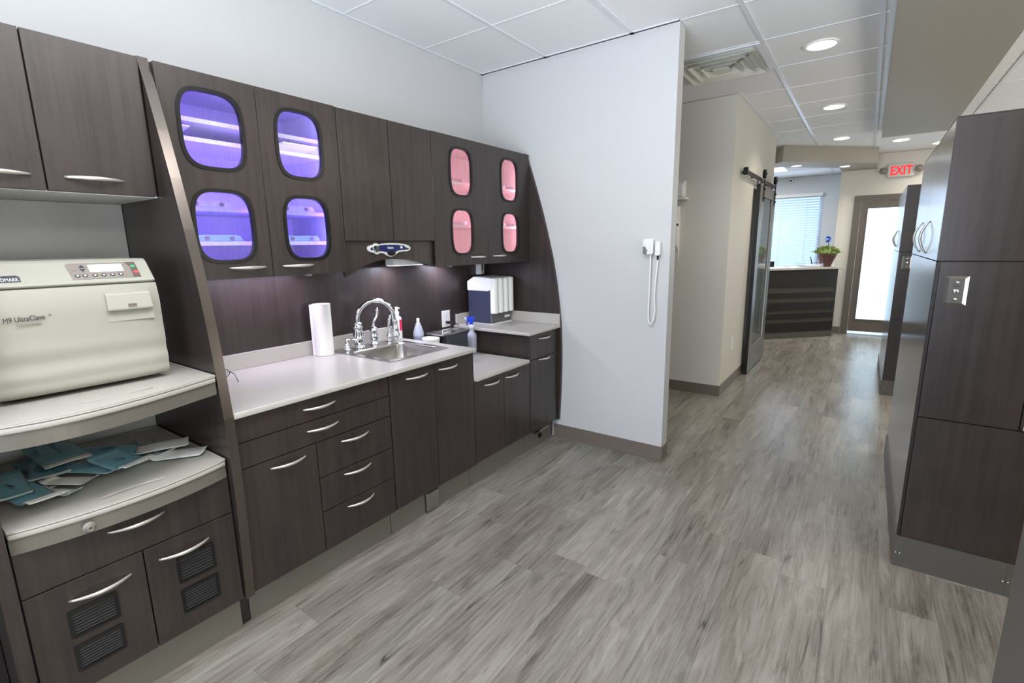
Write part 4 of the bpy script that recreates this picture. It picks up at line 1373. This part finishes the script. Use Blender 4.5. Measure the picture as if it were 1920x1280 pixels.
# ================================================================== BARN DOOR
t = thing('barn_door', 'sliding grey framed glass barn door along the corridor wall', 'sliding door', (-.985, 6.3, 0))
bx_0, bx_1, by_0, by_1, bz0, bz1 = -.998, -.962, 5.78, 6.80, .015, 2.03
link('frame', plate([(by_0, bz0), (by_1, bz0), (by_1, bz1), (by_0, bz1)], [[(by_0 + .17, .30), (by_1 - .15, .30), (by_1 - .15, 1.92), (by_0 + .17, 1.92)]], bx_0, bx_1, 'x'), plain('brushed_door_frame', lin(140, 134, 126), .3, metal=.75, bump=.02), t, bevel=.003)
link('glass', bx(-.983, -.977, by_0 + .168, by_1 - .148, .298, 1.922), M_doorglass, t)
link('edge_strip', bx(bx_0 - .002, bx_1 + .001, by_0 - .012, by_0, bz0, bz1), M_black, t)
for y in (by_0 + .18, by_1 - .10):
    h = link('hanger_strap', bx(bx_1, bx_1 + .008, y - .018, y + .018, 1.86, 2.13), M_iron, t)
    link('roller', ring_between(B(), [(y + .020 * math.cos(a * PI / 12), 2.145 + .020 * math.sin(a * PI / 12)) for a in range(24)], [(y + .045 * math.cos(a * PI / 12), 2.145 + .045 * math.sin(a * PI / 12)) for a in range(24)], bx_1 - .016, bx_1 + .012, 'x'), M_iron, h)
    g = cyl(B(), (bx_1 - .02, y, 2.145), (bx_1 + .02, y, 2.145), .010, .010, 12)
    for q in range(3):
        a = q * PI / 3
        box_v = cyl(g, (bx_1, y - .022 * math.cos(a), 2.145 - .022 * math.sin(a)), (bx_1, y + .022 * math.cos(a), 2.145 + .022 * math.sin(a)), .004, .004, 6)
    link('hub', g, M_iron, h)
    g = B()
    for z in (1.90, 1.99):
        cyl(g, (bx_1 + .006, y, z), (bx_1 + .018, y, z), .012, .010, 10)
    link('bolt_heads', g, M_iron, h)
t = thing('sliding_rail', 'black steel track above the barn door', 'rail', (-1.0, 6.0, 2.06))
link('track', bx(-.992, -.984, 5.10, 6.94, 2.062, 2.103), M_iron, t, bevel=.001)
for y in (5.16, 5.60, 6.15, 6.45, 6.9):
    link('standoff', cyl(B(), (-1.0298, y, 2.082), (-.992, y, 2.082), .011, .011, 12), M_iron, t)
link('end_stop', bx(-1.005, -.965, 5.08, 5.12, 2.05, 2.115), M_iron, t, bevel=.004)

# ================================================================== RECEPTION DESK
ang = math.atan2(8.9 - 8.05, -.337 + 1.17)
Lk = math.hypot(8.9 - 8.05, -.337 + 1.17)
t = thing('reception_desk', 'dark reception desk with pale metal strips and a white top', 'desk', (-1.17, 8.05, 0), rz=ang, local=True)
# local x along the front, y to the back
link('body', bx(-.35, Lk, .02, .40, .10, 1.03), M_lamd, t)
zz = [(.765, 1.012), (.612, .690), (.428, .545), (.298, .380), (.098, .238)]
for a, b in zz:
    link('front_board', bx(-.35, Lk, 0, .02, a, b), plain('desk_laminate', lin(17, 14, 13), .5, var=.15, bscale=60) if a > .7 else bpy.data.materials['desk_laminate'], t)
for a, b in ((.69, .765), (.545, .612), (.38, .428), (.238, .298)):
    link('metal_strip', bx(-.35, Lk, .008, .02, a, b), M_strip, t)
link('toe_kick', bx(-.35, Lk, .006, .40, .0, .098), M_gray_lam2, t)
link('end_edge', bx(Lk, Lk + .006, .0, .40, .0, 1.03), M_steel, t)
link('counter_top', bx(-.35, Lk + .085, -.035, .36, 1.03, 1.062), M_quartz, t, bevel=.004)
link('work_surface', bx(-.35, Lk, .40, 1.0, .72, .75), M_lamd, t)
link('back_leg', bx(-.33, -.30, .92, .98, 0, .72), M_lamd, t)
link('back_leg', bx(Lk - .33, Lk - .30, .92, .98, 0, .72), M_lamd, t)
RM = Matrix.Translation((-1.17, 8.05, 0)) @ Matrix.Rotation(ang, 4, 'Z')
def dl(u, v, z=0):
    return RM @ Vector((u, v, z))
# monitor
p = dl(.33, .62, .751)
t = thing('computer_monitor', 'black monitor whose top shows above the reception desk', 'monitor', p, rz=ang, local=True)
link('screen', bx(-.26, .26, 0, .03, .10, .385), M_black, t, bevel=.004)
link('stand', bx(-.03, .03, .015, .045, .01, .12), M_black, t)
link('foot', bx(-.12, .12, -.04, .12, 0, .012), M_black, t, bevel=.003)
p = dl(.42, .10, 1.0625)
t = thing('card_holder', 'tiny clear card holder on the reception desk top', 'card holder', p, rz=ang, local=True)
link('holder', prism(B(), [(-.01, 0), (.03, 0), (.022, .03), (.018, .03)], -.05, .05, 'x'), M_clear, t)
link('cards', bx(-.045, .045, .008, .016, .006, .04), M_paper, t)
p = dl(.80, .02, 1.0625)
t = thing('brochure_tray', 'clear acrylic tray of papers at the edge of the reception desk top', 'tray', p, rz=ang, local=True)
g = B()
box(g, -.15, .15, 0, .20, 0, .004); box(g, -.15, .15, 0, .004, .004, .05); box(g, -.15, -.146, .004, .20, .004, .07); box(g, .146, .15, .004, .20, .004, .07)
link('tray_shell', g, M_clear, t)
link('papers', bx(-.13, .13, .02, .18, .0045, .03), M_paper, t)
# picture frame leaning behind the pot
p = dl(.985, .27, 1.0625)
t = thing('photo_frame', 'dark leaning photo frame beside the plum flower pot', 'frame', p, rz=ang + .9, local=True)
link('frame', prism(B(), [(0, 0), (.012, 0), (.05, .15), (.038, .15)], -.06, .06, 'x'), M_black, t)
link('picture', prism(B(), [(-.0015, .01), (.0, .01), (.036, .142), (.0345, .142)], -.05, .05, 'x'), M_paper, t)
p = dl(1.20, .22, 1.0625)
for i, (du, lab) in enumerate(((0, 'upright white card behind the plum flower pot'), (.06, 'upright white card at the end of the reception desk top'))):
    q = dl(1.145 + du, .17 - du * .8, 1.0625)
    t = thing('paper_card', lab, 'card', q, rz=ang, local=True)
    link('card_front', prism(B(), [(0, 0), (.002, 0), (.022, .15), (.020, .15)], -.027, .027, 'x'), M_paper, t)
    link('card_stand', prism(B(), [(.044, 0), (.046, 0), (.024, .14), (.022, .14)], -.020, .020, 'x'), M_taupe, t)
# flower pot
p = dl(1.04, .03, 1.0625)
p = dl(1.045, .085, 1.0625)
t = thing('potted_plant', 'leafy green plant with one blue flower in a plum pot on the reception desk', 'potted plant', p, rz=.3, local=True)
g = B()
def frustum(g, w0, w1, z0, z1, e=4):
    r = []
    for w, z in ((w0, z0), (w1, z1)):
        r.append([g.verts.new((u, v, z)) for u, v in squircle(-w, w, -w, w, e, 24)])
    n = 24
    for i in range(n):
        g.faces.new((r[0][i], r[0][(i + 1) % n], r[1][(i + 1) % n], r[1][i]))
    g.faces.new(r[0][::-1]); g.faces.new(r[1])
frustum(g, .058, .115, 0, .165)
frustum(g, .118, .120, .160, .185)
link('pot', g, M_pot, t, bevel=.003)
g = B()
rnd = random.Random(3)
for k in range(420):
    a = rnd.uniform(0, 2 * PI); e = rnd.uniform(0, 1) ** .6 * PI / 2
    rr = rnd.uniform(.8, 1.0)
    d = Vector((math.cos(a) * math.sin(e), math.sin(a) * math.sin(e), math.cos(e)))
    c = Vector((d.x * .165 * rr, d.y * .165 * rr, .20 + d.z * .105 * rr))
    s = rnd.uniform(.016, .028)
    t1 = (d + Vector((rnd.uniform(-.6, .6), rnd.uniform(-.6, .6), rnd.uniform(-.2, .8)))).normalized()
    t2 = t1.cross(Vector((rnd.uniform(-1, 1), rnd.uniform(-1, 1), rnd.uniform(-1, 1)))).normalized()
    nn = t1.cross(t2) * s * .12
    vs = [c - t1 * s * .6, c + t2 * s * .42 + nn, c + t1 * s, c - t2 * s * .42 + nn]
    vv = [g.verts.new(v) for v in vs]
    g.faces.new(vv)
for sgn in (-1, 1):
    for q in range(3):
        p0 = Vector((sgn * .15, q * .03 - .03, .21)); p1 = Vector((sgn * (.205 + .01 * q), q * .02 - .02, .205 if sgn > 0 else .225))
        vv = [g.verts.new(v) for v in (p0, p0.lerp(p1, .5) + Vector((0, .01, .012)), p1, p0.lerp(p1, .5) - Vector((0, .01, .002)))]
        g.faces.new(vv)
lathe(g, [(.11, .155), (.115, .185), (.13, .20), (.10, .25), (.04, .275)], (0, 0, 0), 20)
link('foliage', g, M_leaf, t)
link('flower_stem', tube(B(), [(.01, 0, .26), (.012, 0, .33), (-.004, .002, .39)], .004, 6), M_stem, t)
g = B()
for k in range(40):
    a = rnd.uniform(0, 2 * PI); e = rnd.uniform(0, PI)
    d = Vector((math.cos(a) * math.sin(e), math.sin(a) * math.sin(e), math.cos(e)))
    c = Vector((-.006, .002, .405)) + d * .014
    t2 = d.orthogonal().normalized() * .016
    vv = [g.verts.new(v) for v in (c, c + d * .018 + t2, c + d * .034, c + d * .018 - t2)]
    g.faces.new(vv)
link('blue_flower', g, M_bluefl, t)

# ================================================================== EXIT SIGN
t = thing('exit_sign', 'lit EXIT sign with red letters and two lamp heads above the door', 'exit sign', (.275, 9.28, 2.33))
link('housing', prism(B(), rrect(.120, .430, 2.335, 2.515, .02), 9.262, 9.2995, 'y'), plain('sign_white', lin(206, 206, 200), .4), t, bevel=.004)
text('exit_letters', 'EXIT', .172, M_exit, t, (.277, 9.2615, 2.365), (1, 0, 0), (0, 0, 1), ext=.002, align='CENTER', sx=.72, bold=.004)
for s in (-1, 1):
    x = .275 + s * .205
    g = lathe(B(), [(.0001, -.012), (.040, -.010), (.048, .0), (.046, .022), (.0001, .026)], (0, 0, 0), 20)
    bmesh.ops.rotate(g, verts=g.verts, cent=(0, 0, 0), matrix=Matrix.Rotation(PI / 2, 3, 'X'))
    bmesh.ops.translate(g, verts=g.verts, vec=(x, 9.24, 2.43))
    h = link('lamp_head', g, M_taupe, t, smooth=True)
    link('lamp_arm', cyl(B(), (x, 9.255, 2.43), (x, 9.2995, 2.43), .012, .012, 10), M_taupe, h)

# ================================================================== CEILING FIXTURES
def downlight(x, y, z, label, r=.088, power=5.5, group='round recessed downlights'):
    t = thing('downlight', label, 'ceiling light', (x, y, z), group)
    n = 32
    A = [(x + (r - .006) * math.cos(a * 2 * PI / n), y + (r - .006) * math.sin(a * 2 * PI / n)) for a in range(n)]
    Bp = [(x + (r + .012) * math.cos(a * 2 * PI / n), y + (r + .012) * math.sin(a * 2 * PI / n)) for a in range(n)]
    link('trim_ring', ring_between(B(), A, Bp, z - .006, z + .002, 'z'), M_white, t, bevel=.002)
    link('lens', cyl(B(), (x, y, z - .004), (x, y, z + .001), r - .004, r - .004, 32), M_lamp, t)
    l = area('downlight_lamp', (x, y, z - .012), 2 * r, power, (1.0, .95, .86), shape='DISK', spread=2.2)
    return t


downlight(-.373, 4.00, CZ, 'large round downlight beside the air diffuser')
downlight(-.392, 5.82, CZ, 'round downlight midway along the corridor ceiling')
downlight(-.401, 7.60, CZ, 'round downlight just before the dropped header over the desk')
downlight(.206, 8.23, CZ, 'round downlight beyond the dropped soffit near the EXIT sign')
downlight(.64, 8.81, CZ, 'round downlight peeking over the tall cabinet', power=5)
downlight(-.925, 8.148, 2.478, 'small downlight in the header over the window side of the desk', r=.062, power=3, group='downlights in the desk header')
downlight(-.384, 8.685, 2.478, 'small downlight in the header over the plant', r=.062, power=3, group='downlights in the desk header')

# supply air diffuser
t = thing('air_diffuser', 'square stepped white air diffuser in the ceiling grid', 'air diffuser', (-.978, 3.996, CZ))
cx, cy = -.978, 3.996
link('outer_frame', ring_between(B(), rrect(cx - .262, cx + .262, cy - .262, cy + .262, .004, 1), rrect(cx - .292, cx + .292, cy - .288, cy + .288, .004, 1), CZ - .006, CZ + .003, 'z'), M_tee, t)
M_duct = plain('diffuser_white', lin(222, 222, 208), .5)
g = B()
rr = []
for k, (o_, i_, z0, z1) in enumerate(((.258, .205, CZ + .0, CZ - .030), (.19, .135, CZ - .004, CZ - .034), (.118, .07, CZ - .008, CZ - .036))):
    A = rrect(cx - i_, cx + i_, cy - i_, cy + i_, .004, 1); Bp = rrect(cx - o_, cx + o_, cy - o_, cy + o_, .004, 1)
    g = B()
    a = [g.verts.new((u, v, z1)) for u, v in Bp]; b = [g.verts.new((u, v, z0)) for u, v in A]
    a2 = [g.verts.new((u, v, z1 + .002)) for u, v in Bp]; b2 = [g.verts.new((u, v, z0 + .002)) for u, v in A]
    n = len(A)
    for i in range(n):
        j = (i + 1) % n
        for q in ((a[i], a[j], b[j], b[i]), (b2[i], b2[j], a2[j], a2[i]), (a[j], a[i], a2[i], a2[j]), (b[i], b[j], b2[j], b2[i])):
            g.faces.new(q)
    link('louvre_cone', g, M_duct, t)
link('centre_plate', bx(cx - .055, cx + .055, cy - .055, cy + .055, CZ - .036, CZ - .032), M_duct, t, bevel=.002)
g = B()
for s in (-1, 1):
    tube(g, [(cx + s * .20, cy - .15, CZ - .012), (cx + s * .05, cy - .02, CZ - .030)], .007, 6)
link('cross_bracket', g, M_steel, t)

# reception ceiling panel light and dome sensor
t = thing('panel_light', 'square lit ceiling panel in the reception room', 'ceiling light', (-1.72, 9.98, CZ))
link('lit_panel', bx(-2.02, -1.30, 9.72, 10.28, CZ - .006, CZ), M_troff, t)
link('panel_frame', ring_between(B(), [(-2.02, 9.72), (-1.30, 9.72), (-1.30, 10.28), (-2.02, 10.28)], [(-2.045, 9.695), (-1.275, 9.695), (-1.275, 10.305), (-2.045, 10.305)], CZ - .008, CZ + .001, 'z'), M_white, t)
t = thing('ceiling_sensor', 'small white security camera on the reception wall above the blind', 'camera', (-1.37, 11.43, 2.60))
link('mount', bx(-1.40, -1.34, 11.40, 11.4498, 2.59, 2.665), M_white, t, bevel=.006)
link('lens', cyl(B(), (-1.37, 11.40, 2.62), (-1.37, 11.385, 2.62), .02, .018, 16), M_black, t)

# ================================================================== TALL CABINETS ON THE RIGHT
def tall_handle(parent, x, y, z0, z1):
    bow_handle(parent, (x, y, z0), (x, y, z1), (-1, 0, 0), bulge=.030, r=.0052)


def switch(label, x, y, z, s=1.0):
    w, h = .036, .057
    t = thing('push_button_plate', label, 'switch plate', (x, y, z - h))
    g = B()
    A = [(x - w, z - h), (x + w, z - h), (x + w, z + h), (x - w, z + h)]
    Bq = [(x - w + .012, z - h + .009), (x + w - .012, z - h + .009), (x + w - .012, z + h - .009), (x - w + .012, z + h - .009)]
    a = [g.verts.new((u, y, v)) for u, v in A]
    b = [g.verts.new((u, y - .007, v)) for u, v in Bq]
    for i in range(4):
        g.faces.new((a[i], a[(i + 1) % 4], b[(i + 1) % 4], b[i]))
    g.faces.new(a[::-1])
    g.faces.new(b)
    link('bezel', g, M_steel, t)
    link('face', bx(x - w + .012, x + w - .012, y - .0078, y - .007, z - h + .009, z + h - .009), M_gray_lam2, t)
    link('push_button', lathe_y(x, y - .0078, z - .002, .010), M_chrome, t, smooth=True)
    for dz in (.033, -.033):
        link('screw', lathe_y(x + .001, y - .0078, z + dz, .0062), M_chrome, t, smooth=True)
    text('button_lettering', 'X-RAY', .0085, M_black, t, (x + .001, y - .008, z + .015), (1, 0, 0), (0, 0, 1), align='CENTER', sx=.95)
    return t


def lathe_y(x, y, z, r):
    g = lathe(B(), [(r, 0), (r, .003), (r * .7, .006), (0.0001, .007)], (0, 0, 0), 18)
    bmesh.ops.rotate(g, verts=g.verts, cent=(0, 0, 0), matrix=Matrix.Rotation(PI / 2, 3, 'X'))
    bmesh.ops.translate(g, verts=g.verts, vec=(x, y, z))
    return g


CX = .228
M_lamp_ = M_lam
M_sheen = laminate('dark_laminate_sheen', lin(50, 46, 46), lin(70, 64, 64), rough=.2, coat=.6)  # same laminate, colour lightened for the sheen on the corridor faces
t = thing('tall_cabinet', 'tall dark storage cabinet with a steel push-button plate and two arched pulls', 'tall cabinet', (.75, 3.3, 0))
Y0, Y1, X1 = 2.60, 4.02, 1.25
link('body', bx(CX + .018, X1, Y0 + .018, Y1, .146, 1.872), M_lamd, t)
# end facing the camera
panel(t, 'end_panel_top', CX, X1, Y0, Y0 + .018, 1.352, 1.888, M_lam)
panel(t, 'end_panel_middle', CX + .012, .542, Y0, Y0 + .018, .703, 1.348, M_lam)
panel(t, 'end_panel_bottom', CX + .012, X1, Y0, Y0 + .018, .146, .699, M_lam)
d = panel(t, 'side_door', .546, X1, Y0, Y0 + .018, .703, 1.348, M_lam)
link('handle', bx(.552, .70, Y0 - .014, Y0 - .002, .706, .722), M_nickel, d, bevel=.003)
panel(t, 'corner_stile', CX, CX + .009, Y0 + .001, Y0 + .018, .146, 1.348, M_lamd)
# corridor face
d = panel(t, 'door', CX, CX + .018, Y0 + .0195, 3.30, 1.352, 1.888, M_sheen); tall_handle(d, CX, 3.10, 1.372, 1.522)
d = panel(t, 'door', CX, CX + .018, 3.303, Y1, 1.352, 1.888, M_sheen); tall_handle(d, CX, 3.50, 1.372, 1.526)
panel(t, 'lower_panel', CX, CX + .018, Y0 + .0195, Y1, .146, 1.348, M_sheen)
link('top', bx(CX, X1, Y0, Y1, 1.888, 1.892), M_lamd, t)
g = B()
link('toe_kick', bx(.222, .238, Y0 - .004, Y1, 0, .145), M_gray_lam2, t)
link('toe_kick', bx(.2385, .585, Y0 - .004, Y0 + .008, 0, .145), M_gray_lam2, t)
link('toe_kick', bx(.5855, X1, Y0 - .004, Y0 + .008, 0, .145), M_gray_lam2, t)
for x, z in ((.232, .066), (.2455, .066), (.577, .066), (.5925, .066)):
    link('screw', lathe_y(x, Y0 - .004, z, .0035), M_chrome, t, smooth=True)
switch('steel X-RAY push-button plate on the tall cabinet end facing the camera', .297, Y0 - .0002, 1.236)

t = thing('tall_cabinet', 'second tall dark cabinet farther down the corridor near the exit door', 'tall cabinet', (.75, 6.3, 0))
Y0, Y1 = 5.66, 7.05
link('body', bx(CX + .018, X1, Y0 + .018, Y1, .146, 1.89), M_lamd, t)
panel(t, 'end_panel_top', CX, X1, Y0, Y0 + .018, 1.335, 1.905, M_lam)
panel(t, 'end_panel_middle', CX + .012, X1, Y0, Y0 + .018, .722, 1.331, M_lam)
panel(t, 'end_panel_bottom', CX + .012, X1, Y0, Y0 + .018, .146, .718, M_lam)
d = panel(t, 'door', CX, CX + .018, Y0 + .0195, 6.36, 1.335, 1.905, M_sheen); tall_handle(d, CX, 6.20, 1.372, 1.53)
d = panel(t, 'door', CX, CX + .018, 6.363, Y1, 1.335, 1.905, M_sheen); tall_handle(d, CX, 6.50, 1.372, 1.53)
panel(t, 'lower_panel', CX, CX + .018, Y0 + .0195, Y1, .146, 1.331, M_sheen)
link('top', bx(CX, X1, Y0, Y1, 1.905, 1.909), M_lamd, t)
link('toe_kick', bx(.218, X1, Y0 - .004, Y1, 0, .145), M_gray_lam2, t)
for x in (.235, .250):
    link('screw', lathe_y(x, Y0 - .004, .066, .0035), M_chrome, t, smooth=True)
switch('steel push-button plate on the second tall cabinet down the corridor', .292, Y0 - .0002, 1.24)

t = thing('grey_cabinet', 'tall plain grey cabinet cut off at the bottom corner of the photo', 'tall cabinet', (.75, 1.1, 0))
link('side_panel', bx(.372, .392, .75, 1.6, 0, 2.05), M_gray_lam2, t, bevel=.002)
link('body', bx(.393, 1.1, .76, 1.59, 0, 2.04), M_gray_lam2, t)

t = thing('dark_corner_block', 'very dark block added beyond the bay end panel to darken that corner', 'cabinet', (-2.2, -.3, 0))  # plain dark block added to fill the bright gap beside the end panel
link('body', bx(-2.44, -2.0, -.75, .131, 0, .95), M_lamd, t)
link('top_slab', bx(-2.44, -1.98, -.75, .131, .951, .975), M_lamd, t)
